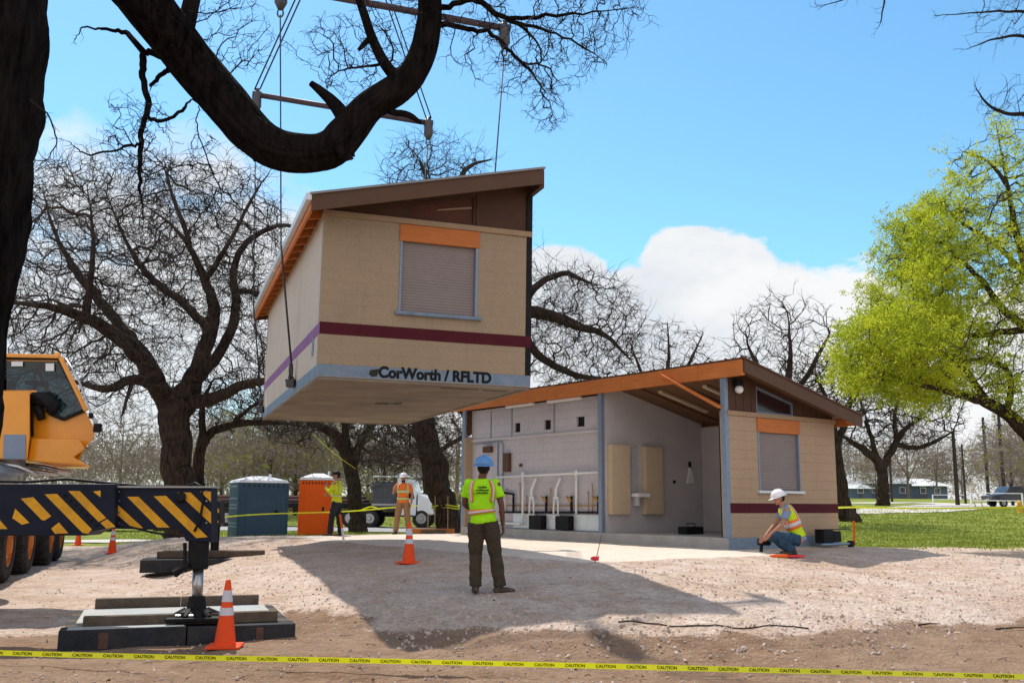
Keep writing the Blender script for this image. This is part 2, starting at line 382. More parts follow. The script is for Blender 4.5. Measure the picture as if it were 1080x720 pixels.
# ------------------------------------------------------------------ ground
def build_ground():
    ys = [-40, -25, -14, -8, -4, -1, 1, 3, 5]
    y = 6.0
    while y < 900: ys.append(y); y += .055+max(0, y-8)*.0085 if y < 60 else (y-40)*.03
    nx = 300; ss = [math.copysign(abs(t)**1.12, t) for t in np.linspace(-1, 1, nx)]
    V = []; col = []
    for y in ys:
        w = 13+.78*max(y, 0)+max(0, -y)
        for s_ in ss:
            x = s_*w
            if y > 60: x = s_*(w+(y-60)*.4)
            V.append((x, y, G(x, y)))
            d = mound_d(x, y)
            lx, ly = s_local(x, y)
            j = noise.noise(Vector((x*.5, y*.5, 0)))*1.1+noise.noise(Vector((x*1.9, y*1.9, 4)))*.5
            pad = sstep(.35, -.05, max(-4.9-lx, lx+.0, -1.6-ly, ly-10.4)+j*.12)
            if x > 2: gy = 30+.05*(x-8)+j*.9
            else: gy = 33.5+j*.9
            grass = sstep(-.4, .4, y-gy)*sstep(0, .5, d-2.3+j*.3 if y < 45 else 1)
            if x < -2 and y < 40: grass = max(grass*0, sstep(-.3, .5, y-(33.5+j*.8)))*sstep(0, .4, d-2.2)
            # camera-side brown dirt against the pale gravel
            lip = sstep(4.5, 5.3, d+j*.45) if y < 26 else 0
            dirt = lip*sstep(15.5, 12.6, y+j*.5)
            if x < -3: dirt *= sstep(12.5, 11.0, y+j*.5)
            col.append((grass, pad, dirt, 1))
    n = len(ys)
    Fq = [(i*nx+k, i*nx+k+1, (i+1)*nx+k+1, (i+1)*nx+k) for i in range(n-1) for k in range(nx-1)]
    me = bpy.data.meshes.new('ground'); me.from_pydata(V, [], Fq); me.shade_smooth()
    a = me.color_attributes.new('mask', 'FLOAT_COLOR', 'POINT')
    a.data.foreach_set('color', np.array(col, dtype=np.float32).ravel())
    b = NB('ground_surface'); o = b.obj()
    at = b.n.new('ShaderNodeAttribute'); at.attribute_name = 'mask'; sp = b.n.new('ShaderNodeSeparateColor'); b.link(at.outputs['Color'], sp.inputs[0])
    n1 = b.noise(o, .35, 5, .6); n2 = b.noise(o, 2.5, 7, .7); n3 = b.noise(o, 18, 5, .75); n4 = b.noise(o, 70, 2, .6)
    vo = b.n.new('ShaderNodeTexVoronoi'); vo.inputs['Scale'].default_value = 26; b.link(o, vo.inputs['Vector'])
    vo2 = b.n.new('ShaderNodeTexVoronoi'); vo2.inputs['Scale'].default_value = 9; vo2.inputs['Randomness'].default_value = 1; b.link(o, vo2.inputs['Vector'])
    gr = b.ramp(n2, [(.3, (.38, .265, .19)), (.5, (.54, .415, .325)), (.72, (.68, .55, .455))])
    gr = b.mix(b.math('MULTIPLY', b.ramp(n1, [(.42, 0), (.62, 1)]), .55), gr, (.64, .53, .47))
    nb_ = b.noise(o, .9, 6, .65); gr = b.mix(b.math('MULTIPLY', b.ramp(nb_, [(.5, 0), (.62, 1)]), .55), gr, (.44, .285, .20))
    sv = b.n.new('ShaderNodeSeparateColor'); b.link(vo.outputs['Color'], sv.inputs[0]); stone = b.mix(.8, gr, b.ramp(sv.outputs[0], [(0, .18), (1, .86)]), 'SOFT_LIGHT')
    gr = b.mix(.55, gr, stone)
    gr = b.mix(b.math('MULTIPLY', b.ramp(n3, [(.28, 1), (.46, 0)]), .55), gr, (.27, .21, .17))
    dt = b.ramp(n2, [(.28, (.15, .088, .055)), (.5, (.26, .16, .10)), (.75, (.37, .245, .16))])
    dt = b.mix(b.math('MULTIPLY', b.ramp(n1, [(.4, 0), (.65, 1)]), .45), dt, (.38, .27, .19))
    dt = b.mix(b.math('MULTIPLY', b.ramp(n3, [(.3, 1), (.5, 0)]), .6), dt, (.16, .105, .07))
    pd = b.ramp(n2, [(.3, (.70, .58, .48)), (.7, (.82, .71, .61))])
    ga = b.ramp(n2, [(.3, (.14, .18, .025)), (.55, (.26, .29, .05)), (.8, (.38, .39, .10))])
    ga = b.mix(b.math('MULTIPLY', b.ramp(n1, [(.5, 0), (.72, 1)]), .5), ga, (.36, .35, .12))
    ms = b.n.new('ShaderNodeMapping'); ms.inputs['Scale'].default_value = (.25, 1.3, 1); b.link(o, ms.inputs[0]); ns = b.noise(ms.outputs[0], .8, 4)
    ga = b.mix(b.math('MULTIPLY', b.ramp(ns, [(.45, 0), (.6, 1)]), .6), ga, (.09, .14, .015))  # dark bands of tree shade across the lawn, put into the grass colour
    def edge(ch, wob):
        return b.ramp(b.math('ADD', sp.outputs[ch], b.math('MULTIPLY', b.math('SUBTRACT', n3, .5), wob)), [(.40, 0), (.60, 1)])
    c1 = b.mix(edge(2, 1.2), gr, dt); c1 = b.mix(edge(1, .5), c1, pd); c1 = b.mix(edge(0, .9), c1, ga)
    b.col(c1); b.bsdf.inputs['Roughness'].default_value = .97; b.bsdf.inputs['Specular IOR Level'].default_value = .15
    h = b.math('ADD', b.math('MULTIPLY', n3, .8), b.math('MULTIPLY', vo.outputs['Distance'], -.5)); h = b.math('ADD', h, b.math('MULTIPLY', n2, 1.2))
    h = b.math('ADD', h, b.math('MULTIPLY', vo2.outputs['Distance'], -.6)); h = b.math('ADD', h, b.math('MULTIPLY', n4, .35))
    b.bump(h, .75, .06)
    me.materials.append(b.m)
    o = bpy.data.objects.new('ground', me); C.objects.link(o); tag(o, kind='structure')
build_ground()
def drape(name, pts, widths, m, lift=.03, step=1.0):
    """a strip laid over the ground along a polyline"""
    pp = []
    for (a, b, wa, wb) in zip(pts, pts[1:], widths, widths[1:]):
        n = max(1, int((Vector(b)-Vector(a)).length/step))
        for i in range(n): pp.append((Vector(a).lerp(Vector(b), i/n), wa+(wb-wa)*i/n))
    pp.append((Vector(pts[-1]), widths[-1])); V = []; Fq = []; K = 7
    for i, (p, w) in enumerate(pp):
        t = (pp[min(i+1, len(pp)-1)][0]-pp[max(i-1, 0)][0]); t.z = 0; t.normalize(); s_ = Vector((-t.y, t.x, 0))
        for k in range(K):
            q = p+s_*w*(k/(K-1)-.5); V.append((q.x, q.y, G(q.x, q.y)+lift))
    for i in range(len(pp)-1):
        for k in range(K-1): Fq.append((i*K+k, (i+1)*K+k, (i+1)*K+k+1, i*K+k+1))
    me = bpy.data.meshes.new(name); me.from_pydata(V, [], Fq); me.materials.append(M[m]); me.shade_smooth()
    o = bpy.data.objects.new(name, me); C.objects.link(o); return tag(o, kind='structure')
drape('park_road', [gp(-400, 62), gp(50, 58), gp(250, 56), gp(480, 54), gp(640, 56), gp(800, 58)], [8, 8, 8, 8, 7, 7], 'asphalt')
drape('path', [gp(-200, 36), gp(80, 37), gp(180, 38.5), gp(300, 44), gp(420, 47)], [2.4, 2.4, 2.2, 1.8, 1.6], 'path')
rp = [gh(860, 541), gh(940, 539), gh(985, 536), gh(1030, 533), gh(1100, 531.5), gh(1250, 530)]
drape('park_road', rp, [5, 6, 7, 10, 12, 12], 'path', .04)
drape('park_road', [gp(800, 105), gp(900, 108), gp(960, 118), gp(1010, 108), gp(1040, 92)], [6]*5, 'path', .05)

# ------------------------------------------------------------------ rocks and clods on the gravel
def scatter_rocks():
    mb = MB(); base = []
    for k in range(6):
        b = bmesh.new(); bmesh.ops.create_icosphere(b, subdivisions=1, radius=1)
        v = [tuple(x.co*(1+.9*noise.noise(x.co*1.3+Vector((k*7, 0, 0))))) for x in b.verts]; f = [tuple(x.index for x in q.verts) for q in b.faces]; b.free(); base.append((v, f))
    def put(x, y, r, z=None):
        v, f = random.choice(base); e = Euler((random.random()*6, random.random()*6, random.random()*6)).to_matrix(); sx = Vector((1, .8, .6))*r
        z = G(x, y) if z is None else z
        mb.add([e @ Vector((p[0]*sx.x, p[1]*sx.y, p[2]*sx.z))+Vector((x, y, z+r*.15)) for p in v], f)
    n = 0
    while n < 9000:
        y = 9+random.random()**1.5*17; x = random.uniform(-.62, .62)*y
        d = mound_d(x, y); lx, ly = s_local(x, y)
        if d < .3 or (-.2 < lx < 4 and ly > -.2): continue
        g = 1 if d < 5.4 else .18
        if random.random() > g: continue
        put(x, y, random.choice((.006, .009, .012, .015, .022))*random.uniform(.7, 1.3)); n += 1
    for k in range(1500):   # the broken lip of the pad
        px = random.gauss(0, 1); x = random.uniform(-1.2, 5.5); y = random.uniform(10.3, 14.5); d = mound_d(x, y)
        if not 4.3 < d < 5.7 or noise.noise(Vector((x*1.6, y*1.6, 9))) < -.05: continue
        put(x, y, random.choice((.010,.016,.022,.034))*random.uniform(.7,1.3))
    tag(mb.build('gravel_stones', 'clod', fix=False), 'loose gravel stones and broken clods over the pale pad and dirt', 'gravel', kind='stuff')
M['clod'] = mat('gravel_stone', (.46, .37, .31), .95, .4, .8, .3, 30)
scatter_rocks()
def scatter_debris():
    mb = MB()
    for _ in range(700):
        y = 8.6+random.random()**1.4*14; x = random.uniform(-.6, .6)*y; d = mound_d(x, y)
        if d < .3: continue
        if random.random() > (.9 if d > 4.4 else .3): continue
        z = G(x, y)+.006; a = random.random()*6.28
        if random.random() < .45:
            l = random.uniform(.04, .22); e = Vector((math.cos(a)*l, math.sin(a)*l, random.uniform(0, .015))); p = Vector((x, y, z)); mb.tube([p, p+e*.5+Vector((0, 0, .006)), p+e+Vector((random.gauss(0, .01), 0, 0))], [.0035, .003, .0015], 4, cap=False)
        else:
            s_ = random.uniform(.012, .035); p = Vector((x, y, z)); u = Vector((math.cos(a), math.sin(a), random.uniform(-.2, .5)))*s_; w_ = Vector((-math.sin(a), math.cos(a), random.uniform(-.3, .3)))*s_*.6; mb.add([p-u, p+w_, p+u, p-w_], [(0, 1, 2, 3)])
    tag(mb.build('debris', 'debris', fix=False), 'fallen twig bits and dead leaves strewn over the dirt', 'debris', kind='stuff')
M['debris'] = mat('dead_leaves', (.10, .06, .035), .9, .5, 6, 0, 20)
scatter_debris()
def scatter_grass():
    V = []; Fq = []
    def blade(x, y, z, h, w):
        a = random.random()*6.28; k = len(V); dx, dy = math.cos(a)*w, math.sin(a)*w; lx, ly = random.gauss(0, .3)*h, random.gauss(0, .3)*h
        V.extend([(x-dx, y-dy, z), (x+dx, y+dy, z), (x+lx, y+ly, z+h)]); Fq.append((k, k+1, k+2))
    n = 0
    while n < 52000:
        y = 29+random.random()**1.6*45; x = random.uniform(-.40, .60)*y
        d = mound_d(x, y)
        j = noise.noise(Vector((x*.5, y*.5, 0)))*1.1+noise.noise(Vector((x*1.9, y*1.9, 4)))*.5
        gy = (30+.05*(x-8) if x > 2 else 33.5)+j*.9
        if y < gy+random.gauss(0, .5): continue
        if y < 45 and d < 2.2: continue
        if x < 4 and 50 < y < 62: continue
        if x < 4 and abs(y-37.5-max(0, (x+13))*.5) < 1.3: continue
        blade(x, y, G(x, y), random.uniform(.03, .07)*(1+y/90), .012+y*.0004); n += 1
    for k in range(1500):
        y = random.uniform(24, 34); x = random.uniform(-.38, -.2)*y
        if noise.noise(Vector((x*.7, y*.7, 3))) > .1 and mound_d(x, y) > 3: blade(x, y, G(x, y), random.uniform(.04, .09), .014)
    me = bpy.data.meshes.new('grass'); me.from_pydata(V, [], Fq); me.materials.append(M['blade'])
    o = bpy.data.objects.new('grass', me); C.objects.link(o); tag(o, 'short green park grass growing around the gravel pad', 'grass', kind='stuff')
scatter_grass()

# ------------------------------------------------------------------ restroom building halves
ZH, ZL, OV, OL = 3.64, 2.70, .55, .30
def roofz(x): return ZH+(ZL-ZH)*x/(MW+OL)
def module(root, mir, lifted):
    fx = (lambda x: MW-x) if mir else (lambda x: x)
    def B(mb, x0, x1, y0, y1, z0, z1):
        a, b = sorted((fx(x0), fx(x1))); mb.box(a, b, y0, y1, z0, z1); return mb
    def PR(mb, pts, ext):   # polygon in x, z given at y
        return mb.prism([(fx(p[0]), p[1], p[2]) for p in pts], ext)
    slab = MB(); B(slab, 0, MW, 0, ML, -.205 if lifted else -.42, 0); slab.build('floor_slab', 'concrete', root, bevel=.01)
    if lifted:
        u = MB(); B(u, .015, MW-.015, .015, ML-.015, -.235, -.208); u.build('underside', 'underside', root)
        e = MB()
        for x0, x1, y0, y1 in ((0, MW, 0, .09), (0, MW, ML-.09, ML), (0, .09, .095, ML-.095), (MW-.09, MW, .095, ML-.095)): B(e, x0, x1, y0, y1, -.25, -.2355)
        e.build('edge_frame', 'underside', root)
        h = MB(); B(h, 1.45, 1.62, 3.6, 4.0, -.242, -.232); B(h, 1.66, 1.95, 3.75, 4.1, -.242, -.232); B(h, .25, .7, .5, .56, -.242, -.232); B(h, .8, 1.5, .46, .50, -.242, -.232); h.each('lifting_hole', 'black', root)
    w = MB(); B(w, -.003, MW+.003, -.004, -.0005, -.19 if lifted else -.40, .0)
    B(w, MW+.0005, MW+.004, 0, ML, -.19 if lifted else -.40, 0); w.build('base_band', 'slab_blue', root)
    # near end wall round its shutter opening
    T = .2
    w = MB(); B(w, .0 if lifted else .055, 1.0, .0, T, 0, 2.5); B(w, 2.4, MW, 0, T, 0, 2.5); B(w, 1.0, 2.4, 0, T, 0, .97); B(w, 1.0, 2.4, .03, T, 2.2, 2.5)
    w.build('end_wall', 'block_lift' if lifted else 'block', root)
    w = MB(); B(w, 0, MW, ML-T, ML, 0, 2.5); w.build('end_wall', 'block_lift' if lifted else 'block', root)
    w = MB(); B(w, MW-T, MW, T, ML-T, 0, 2.5); w.build('side_wall', 'block_sunlit_side' if lifted else 'block', root)
    t = MB(); B(t, .0 if lifted else .05, MW+.03, -.035, T, 2.503, 2.6); B(t, MW-T, MW+.03, T+.001, ML+.03, 2.503, 2.6); t.build('cap_trim', 'trim', root, bevel=.006)
    b = MB(); B(b, .0 if lifted else .07, MW+.006, -.007, -.0005, .5, .7)
    o = b.build('maroon_band', 'band', root)
    b = MB(); B(b, MW+.0005, MW+.006, 0, ML, .5, .7); b.build('maroon_band', 'purple' if lifted else 'band', root)
    # gable above the block
    def gab(y0, th):
        g = MB(); lo = 2.601; rx = lambda x: roofz(x)-.105
        PR(g, [(0.06, y0, lo), (1.04, y0, lo), (1.04, y0, rx(1.04)), (.06, y0, rx(.06))], (0, th, 0))
        PR(g, [(2.3, y0, lo), (3.69, y0, lo), (3.69, y0, rx(3.69)), (2.3, y0, rx(2.3))], (0, th, 0))
        PR(g, [(1.04, y0, rx(1.04)-.1), (2.3, y0, rx(2.3)-.1), (2.3, y0, rx(2.3)), (1.04, y0, rx(1.04))], (0, th, 0))
        return g
    gab(.03, .12).each('gable_panel', 'gable', root); gab(ML-.15, .12).each('gable_panel', 'gable', root)
    s = MB()
    for i in range(15):
        x = .12+i*.25
        if (x < 1.02 or x > 2.36) and not lifted:
            if x < 3.6: B(s, x, x+.018, .022, .0295, 2.61, roofz(x)-.11)
    if s.V: s.each('standing_seam', 'gable', root)
    # clerestory window
    f = MB(); y0 = .05
    za, zb = roofz(1.04)-.21, roofz(2.3)-.21
    PR(f, [(1.045, y0, 2.605), (1.09, y0, 2.605), (1.09, y0, za-.01), (1.045, y0, za)], (0, .06, 0))
    PR(f, [(2.25, y0, 2.605), (2.295, y0, 2.605), (2.295, y0, zb), (2.25, y0, zb+.01)], (0, .06, 0))
    PR(f, [(1.092, y0, za-.06), (2.248, y0, zb-.03), (2.248, y0, zb+.01), (1.092, y0, za-.01)], (0, .06, 0))
    B(f, 1.092, 2.248, y0, y0+.06, 2.605, 2.64)
    cw = f.build('clerestory_window', 'galv' if not lifted else 'gable', root)
    g = MB(); PR(g, [(1.095, .085, 2.642), (2.246, .085, 2.642), (2.246, .085, zb-.035), (1.095, .085, za-.065)], (0, .01, 0))
    g.build('pane', M['cler_glass'] if not lifted else M['gable_red'], cw)
    if lifted:
        for xa, xb, dz in ((1.12, 1.75, .26),): m_ = PR(MB(), [(xa, .07, roofz(xa)-.21-dz*.9), (xb, .07, roofz(xb)-.21-dz*.75), (xb, .07, roofz(xb)-.21-dz*.75+.025), (xa, .07, roofz(xa)-.21-dz*.9+.035)], (0, .014, 0)); m_.build('batten', 'trim', cw)
    # shutter window
    h = MB(); B(h, .985, 2.415, -.028, .028, 2.2, 2.495); h.build('timber_header', 'glulam_x', root, bevel=.006)
    s = MB(); B(s, 1.05, 2.36, .05, .075, .985, 2.198); sh = s.build('rolling_shutter', 'shutter', root)
    f = MB(); B(f, 1.001, 1.048, -.012, .09, .972, 2.198); B(f, 2.362, 2.399, -.012, .09, .972, 2.198); f.each('shutter_guide', 'galv', root)
    s = MB(); B(s, .93, 2.46, -.07, .045, .91, .968); s.build('window_sill', 'gutter' if not lifted else 'slab_blue', root, bevel=.006)
    # roof
    def slope(mb, x0, x1, y0, y1, off0, off1):
        PR(mb, [(x0, y0, roofz(x0)-off1), (x1, y0, roofz(x1)-off1), (x1, y0, roofz(x1)-off0), (x0, y0, roofz(x0)-off0)], (0, y1-y0, 0)); return mb
    xe = MW+OL
    r = slope(MB(), -.03, xe+.03, -OV-.03, ML+OV+.03, 0, .03)
    for i in range(int((ML+2*OV)/.42)):
        y = -OV+.05+i*.42; slope(r, -.03, xe+.03, y, y+.03, -.03, -.0005)
    r.build('roof_sheet', 'bronze' if not lifted else 'roofmetal', root)
    slope(MB(), .0, xe-.02, -OV+.035, ML+OV-.035, .031, .10).build('roof_deck', 'deck', root)
    for y0 in (-OV, ML+OV-.035):
        slope(MB(), -.0, xe, y0, y0+.034, .032, .30).build('rake_fascia', 'bronze', root)
    # ridge beam above the open side and lintel posts
    rb = MB(); n = 9; L = ML+2*OV-.08
    for i in range(n):
        a = -OV+.04+L*i/n; B(rb, -.035-(i % 2)*.004, .055, a+.004, a+L/n-.004, ZH-.36, ZH-.035)
    rb.each('ridge_beam', 'glulam' if not lifted else 'gable', root, bevel=.004)
    # eave: rafter tails, sub fascia, gutter
    rf = MB(); y = -.35
    while y < ML+.4:
        slope(rf, MW-.25 if lifted else MW+.001, xe-.05, y, y+.045, .101, .24); y += .61
    rf.each('rafter_tail', 'glulam', root)
    B(MB(), xe-.048, xe-.004, -OV+.036, ML+OV-.036, ZL-.24, ZL-.034).build('eave_fascia', 'glulam', root)
    g = MB(); B(g, xe, xe+.09, -OV-.01, ML*.48, ZL-.13, ZL-.005); B(g, xe, xe+.09, ML*.5, ML+OV, ZL-.13, ZL-.005); g.each('gutter', 'gutter', root, bevel=.01)
    # structure of the open side
    for k, y in enumerate((-.006, 3.83, ML-.14)):
        p = MB(); B(p, -.008, .10, y, y+.12, .0, ZH-.362); p.build('steel_post', 'black' if lifted else 'galv', root, bevel=.004)
    w = MB()
    # partition wall
    PR(w, [(.102, 3.85, 0), (MW-T-.002, 3.85, 0), (MW-T-.002, 3.85, roofz(MW-T)-.102), (.102, 3.85, roofz(.1)-.102)], (0, .1, 0))
    w.build('partition_wall', 'interior', root)
    w = MB(); B(w, MW-T-.02, MW-T-.003, T+.02, 3.848, 0, 2.62); w.build('wall_lining', 'interior', root)
    w = MB(); B(w, .102, 1.0, T+.002, T+.02, 0, 2.6); B(w, 2.4, MW-T-.022, T+.002, T+.02, 0, 2.6); w.build('wall_lining', 'interior', root)
    w = MB(); B(w, .11, .17, T+.03, T+.08, 0, 2.5); w.build('dark_gap_strip', 'black', root)  # dark sheet standing in for the shaded gap beside the corner post
    # plumbing chase wall and what hangs on it
    w = MB(); vz = [(4.72, 5.02), (6.05, 6.33), (7.36, 7.62)]; yy = [3.955]+[a for v in vz for a in v]+[ML-.145]
    B(w, .24, .34, 3.955, ML-.145, 0, 2.55); B(w, .24, .34, 3.955, ML-.145, 2.80, ZH-.37)
    for i in range(0, len(yy), 2): B(w, .24, .34, yy[i], yy[i+1], 2.55, 2.80)
    w.build('chase_wall', 'block_in', root)
    w = MB(); B(w, .30, .335, 3.96, ML-.15, 2.52, 2.83); w.build('vent_backing', 'black', root)
    w = MB(); B(w, .20, .2395, 3.955, ML-.15, 2.38, 2.44); w.build('wall_rail', 'interior', root)
    w = MB()
    for a, b in ((4.3, 5.6), (6.2, 7.4)) if not lifted else ((4.3, 5.6),): B(w, .06, .16, a+.4, b+.4, ZH-.43, ZH-.365)
    w.each('batten_light', 'white', root, bevel=.01)
    w = MB()
    for y in (7.72, 5.9, 8.7): w.tube([(fx(.225), y, 2.4), (fx(.225), y, 3.2)], .012, 6)
    w.tube([(fx(.225), 9.5, 2.32), (fx(.2), 8.2, 2.33), (fx(.21), 8.1, 2.26), (fx(.21), 8.1, 1.0)], .016, 6); w.tube([(fx(.22), 8.35, 1.3), (fx(.22), 8.35, 2.3)], .02, 6)
    w.each('conduit', 'galv', root)
    w = MB(); B(w, .13, .238, 7.75, 8.0, 1.5, 2.0); B(w, .12, .238, 8.6, 8.95, 2.05, 2.22); B(w, .18, .238, 7.25, 7.33, 1.62, 1.70); w.each('switch_box', 'bronze', root, bevel=.005)
    pv = MB(); X = fx(.14)
    pv.tube([(X, 3.98, 1.41), (X, 8.3, 1.36)], .028, 8)
    for y, z0 in ((3.98, .25), (4.93, .42), (7.1, .1)): pv.tube([(X, y, 1.40), (X, y, z0)], .03 if y > 4 else .045, 8); pv.tube([(X, y, 1.47), (X, y, 1.33)], .045, 8)
    for y in (5.72, 6.72):
        pv.tube([(X, y-.18, 1.30), (X, y-.1, 1.18), (X, y, 1.0), (X, y, .8)], .035, 8)
        pv.tube([(X, y-.06, .8), (X, y-.09, .6), (X, y-.09, .34)], .024, 8); pv.tube([(X, y+.06, .8), (X, y+.09, .6), (X, y+.09, .34)], .024, 8); pv.tube([(X, y-.1, .8), (X, y+.1, .8)], .03, 8); pv.tube([(X, y-.13, .34), (X, y+.13, .34)], .05, 8)
    pv.tube([(X, 7.2, .12), (X, 8.4, .14)], .03, 8); pv.tube([(X, 3.98, .8), (X, 3.98, .5)], .07, 10)
    pv.build('white_pipework', 'white', root, smooth=True)
    for y0, y1 in ((4.05, 5.1), (5.68, 6.18), (6.76, 7.6)): B(MB(), .205, .238, y0, y1, .02, .40).build('service_panel', 'gutter', root)
    cu = MB()
    for y, z1 in ((4.4, 1.1), (4.55, .9), (5.0, 1.2), (6.0, 1.0), (7.0, .8), (7.3, 1.15), (7.9, 1.0)): cu.tube([(fx(.20), y, .4), (fx(.20), y, z1), (fx(.225), y+.05, z1+.05)], .012, 6)
    cu.tube([(fx(.19), 4.1, .62), (fx(.19), 7.9, .60)], .014, 6); cu.each('copper_pipe', 'brass', root, smooth=True)
    bp = MB(); bp.tube([(fx(.17), 4.0, .46), (fx(.17), 8.2, .42)], .025, 8)
    bp.tube([(fx(.17), 7.55, .42), (fx(.17), 7.55, .9), (fx(.17), 8.1, .95)], .035, 8); bp.tube([(fx(.17), 3.99, .5), (fx(.17), 3.99, .0)], .06, 8)
    for y in (5.15, 6.15, 4.15): bp.tube([(fx(.17), y, .42), (fx(.17), y, .85)], .035, 8)
    for y in (5.42, 6.5): B(bp, .05, .235, y-.28, y+.22, .02, .36)
    bp.build('black_pipework', 'black', root, bevel=.004)
    bv = MB()
    for y in (5.2, 6.2, 4.2): bv.ball((fx(.13), y, .78), (.05, .07, .06), 8); bv.tube([(fx(.13), y-.09, .72), (fx(.13), y+.09, .84)], .022, 8)
    bv.each('brass_valve', 'brass', root, smooth=True)
    # fittings of the open room
    for x0, x1 in ((.19, .81), (1.31, 1.92)):
        c = MB(); B(c, x0, x1, 3.70, 3.848, .42, 2.06); c.build('wall_cabinet', 'cream', root, bevel=.008)
        c = MB(); B(c, x0+.03, x1-.03, 3.693, 3.6995, .46, 2.02); c.build('cabinet_door', 'cream', root, bevel=.003)
    c = MB(); B(c, .86, 1.26, 3.5, 3.848, .83, .92); B(c, 1.0, 1.1, 3.7, 3.848, .62, .829); c.build('wash_shelf', 'white', root, bevel=.01)
    c = MB(); B(c, .95, 1.16, 3.82, 3.848, .96, 2.05); c.build('wall_panel', 'gutter', root)
    c = MB(); PR(c, [(2.86, 3.80, 1.18), (3.16, 3.80, 1.18), (3.06, 3.80, 1.55), (2.96, 3.80, 1.60)], (0, .045, 0)); c.build('hanging_bag', 'white', root, bevel=.02)
    c = MB(); B(c, 2.97, 3.02, 3.80, 3.848, 1.6, 1.74); B(c, 2.4, 2.48, 3.83, 3.848, 1.18, 1.26); c.each('wall_hook', 'black', root)
    for y in (1.3, 2.7):
        c = MB(); a = 1.15; slope(c, .9, 2.5, y, y+.12, .115, .17); c.build('ceiling_light', 'cream', root)
    rr = MB()
    for y in (.6, 1.9, 3.1): slope(rr, .06, MW-T, y, y+.09, .101, .15)
    rr.each('ceiling_rafter', 'deck', root)
    if not lifted:
        MB().beam((fx(-.06), 1.75, 3.50), (fx(-.05), .08, 2.66), .05, .10, (1, 0, 0)).build('diagonal_brace', 'glulam', root)
        c = MB(); B(c, .28, .46, -.12, .03, 3.12, 3.26); l = c.build('wall_lamp', 'black', root, bevel=.015)
        MB().ball((fx(.38), -.07, 3.05), (.09, .09, .085), 10).build('lamp_globe', 'white', l, smooth=True)
M['cler_glass'] = glass('clerestory_glass', (.035, .016, .016), .15)
M['gable_red'] = mat('reddish_infill_board', (.115, .045, .032), .6, .25, 3, .1, 40)
M['roofmetal'] = mat('grey_roof_sheet', (.22, .21, .20), .45, .1, 4, .1, 40, metal=.3)
std = thing('restroom_building', 'tan block half building standing on the ground with its open side and pipework showing', 'building', S0, SY)
module(std, False, False)
lft = thing('restroom_building', 'tan block half building with maroon band hanging in the air from crane cables', 'building', F0, 0, rot=(.0088, .0052, FY))
module(lft, True, True)
tx = text_mesh('CorWorth / RFLTD', .265, .0008, .0125)
w_ = max(p[0] for p in tx.V); k_ = 1.98/w_
tx.map(lambda p: Vector((MW-2.70+p.x*k_, -.0075-p.z, -.165+p.y*.95)))
tx.build('company_lettering', 'print', lft)
lf = MB()
lf.prism([(MW-2.86, -.006, -.13), (MW-2.80, -.006, -.17), (MW-2.72, -.006, -.15), (MW-2.70, -.006, -.07), (MW-2.63, -.006, -.02), (MW-2.75, -.006, -.04), (MW-2.84, -.006, -.06)], (0, -.003, 0))
lf.build('leaf_emblem', 'fawn', lft)
# paint marks beside the near corner of the lifted side wall
pm = MB()
for y0, y1, z0, z1 in ((.62, .85, .22, .52), (1.5, 2.6, -.15, -.02), (4.4, 5.6, -.14, -.03), (.3, 1.1, -.17, -.08)): pm.box(-.0075, -.0045, y0, y1, z0, z1)
pm.each('blue_patch', 'slab_blue', lft)
box = thing('lantern', 'small black toolbox on the floor of the open room', 'toolbox', std.matrix_world @ Vector((1.14, 2.1, 0)), SY)
b = MB(); b.box(-.28, .28, -.14, .14, 0, .17); b.build('case', 'black', box, bevel=.02)
b = MB(); b.tube([(-.14, 0, .17), (-.13, 0, .24), (.13, 0, .24), (.14, 0, .17)], .012, 6); b.build('handle', 'rig', box)
box.name = 'toolbox'
exec_marker = 1
# ------------------------------------------------------------------ lifting gear
FM = lft.matrix_world
def FL(x, y, z): return FM @ Vector((x, y, z))
bar_z = P(362, 115, 20).z
lugs = {'nl': (-.10, 2.98, .06), 'fl': (-.10, 9.5, .07), 'nr': (MW-.02, 2.98, .06), 'fr': (MW-.02, 9.5, .07)}
near_l, near_r = P(297, -13, FL(*lugs['nl']).y-.15), P(532, 30, FL(*lugs['nr']).y+.15)
far_l, far_r = P(271, 100, FL(*lugs['fl']).y), P(452, 130, FL(*lugs['fr']).y)
HOOK = P(368, -120, 21)
def bar(a, b, label):
    t = thing('spreader_bar', label, 'spreader bar', (a+b)/2, 0, 'spreader bars over the lifted building')
    MB().tube([a, a.lerp(b, .5), b], .075, 12).build('bar_tube', 'rigbar', t, smooth=True, world=True)
    for e in (a, b):
        d = (b-a).normalized(); m = MB(); m.tube([e-d*.12, e+d*.12], .10, 12)
        m.tube([e+Vector((0, 0, .18)), e+Vector((0, 0, .05)), e, e-Vector((0, 0, .34)), e-Vector((0, 0, .48))], [.05, .09, .12, .13, .06], 10)
        m.build('end_fitting', 'rig', t, smooth=True, world=True)
        s_ = MB(); ring = [e+Vector((.0, 0, -.56))+Vector((math.cos(q)*.06, 0, math.sin(q)*.09)) for q in np.linspace(0, 6.28, 13)]; s_.tube(ring, .018, 6); s_.build('shackle', 'rig', t, smooth=True, world=True)
bar(near_l, near_r, 'nearer steel spreader bar at the top edge, behind the thick tree branch')
bar(far_l, far_r, 'farther steel spreader bar below and left of the other one')
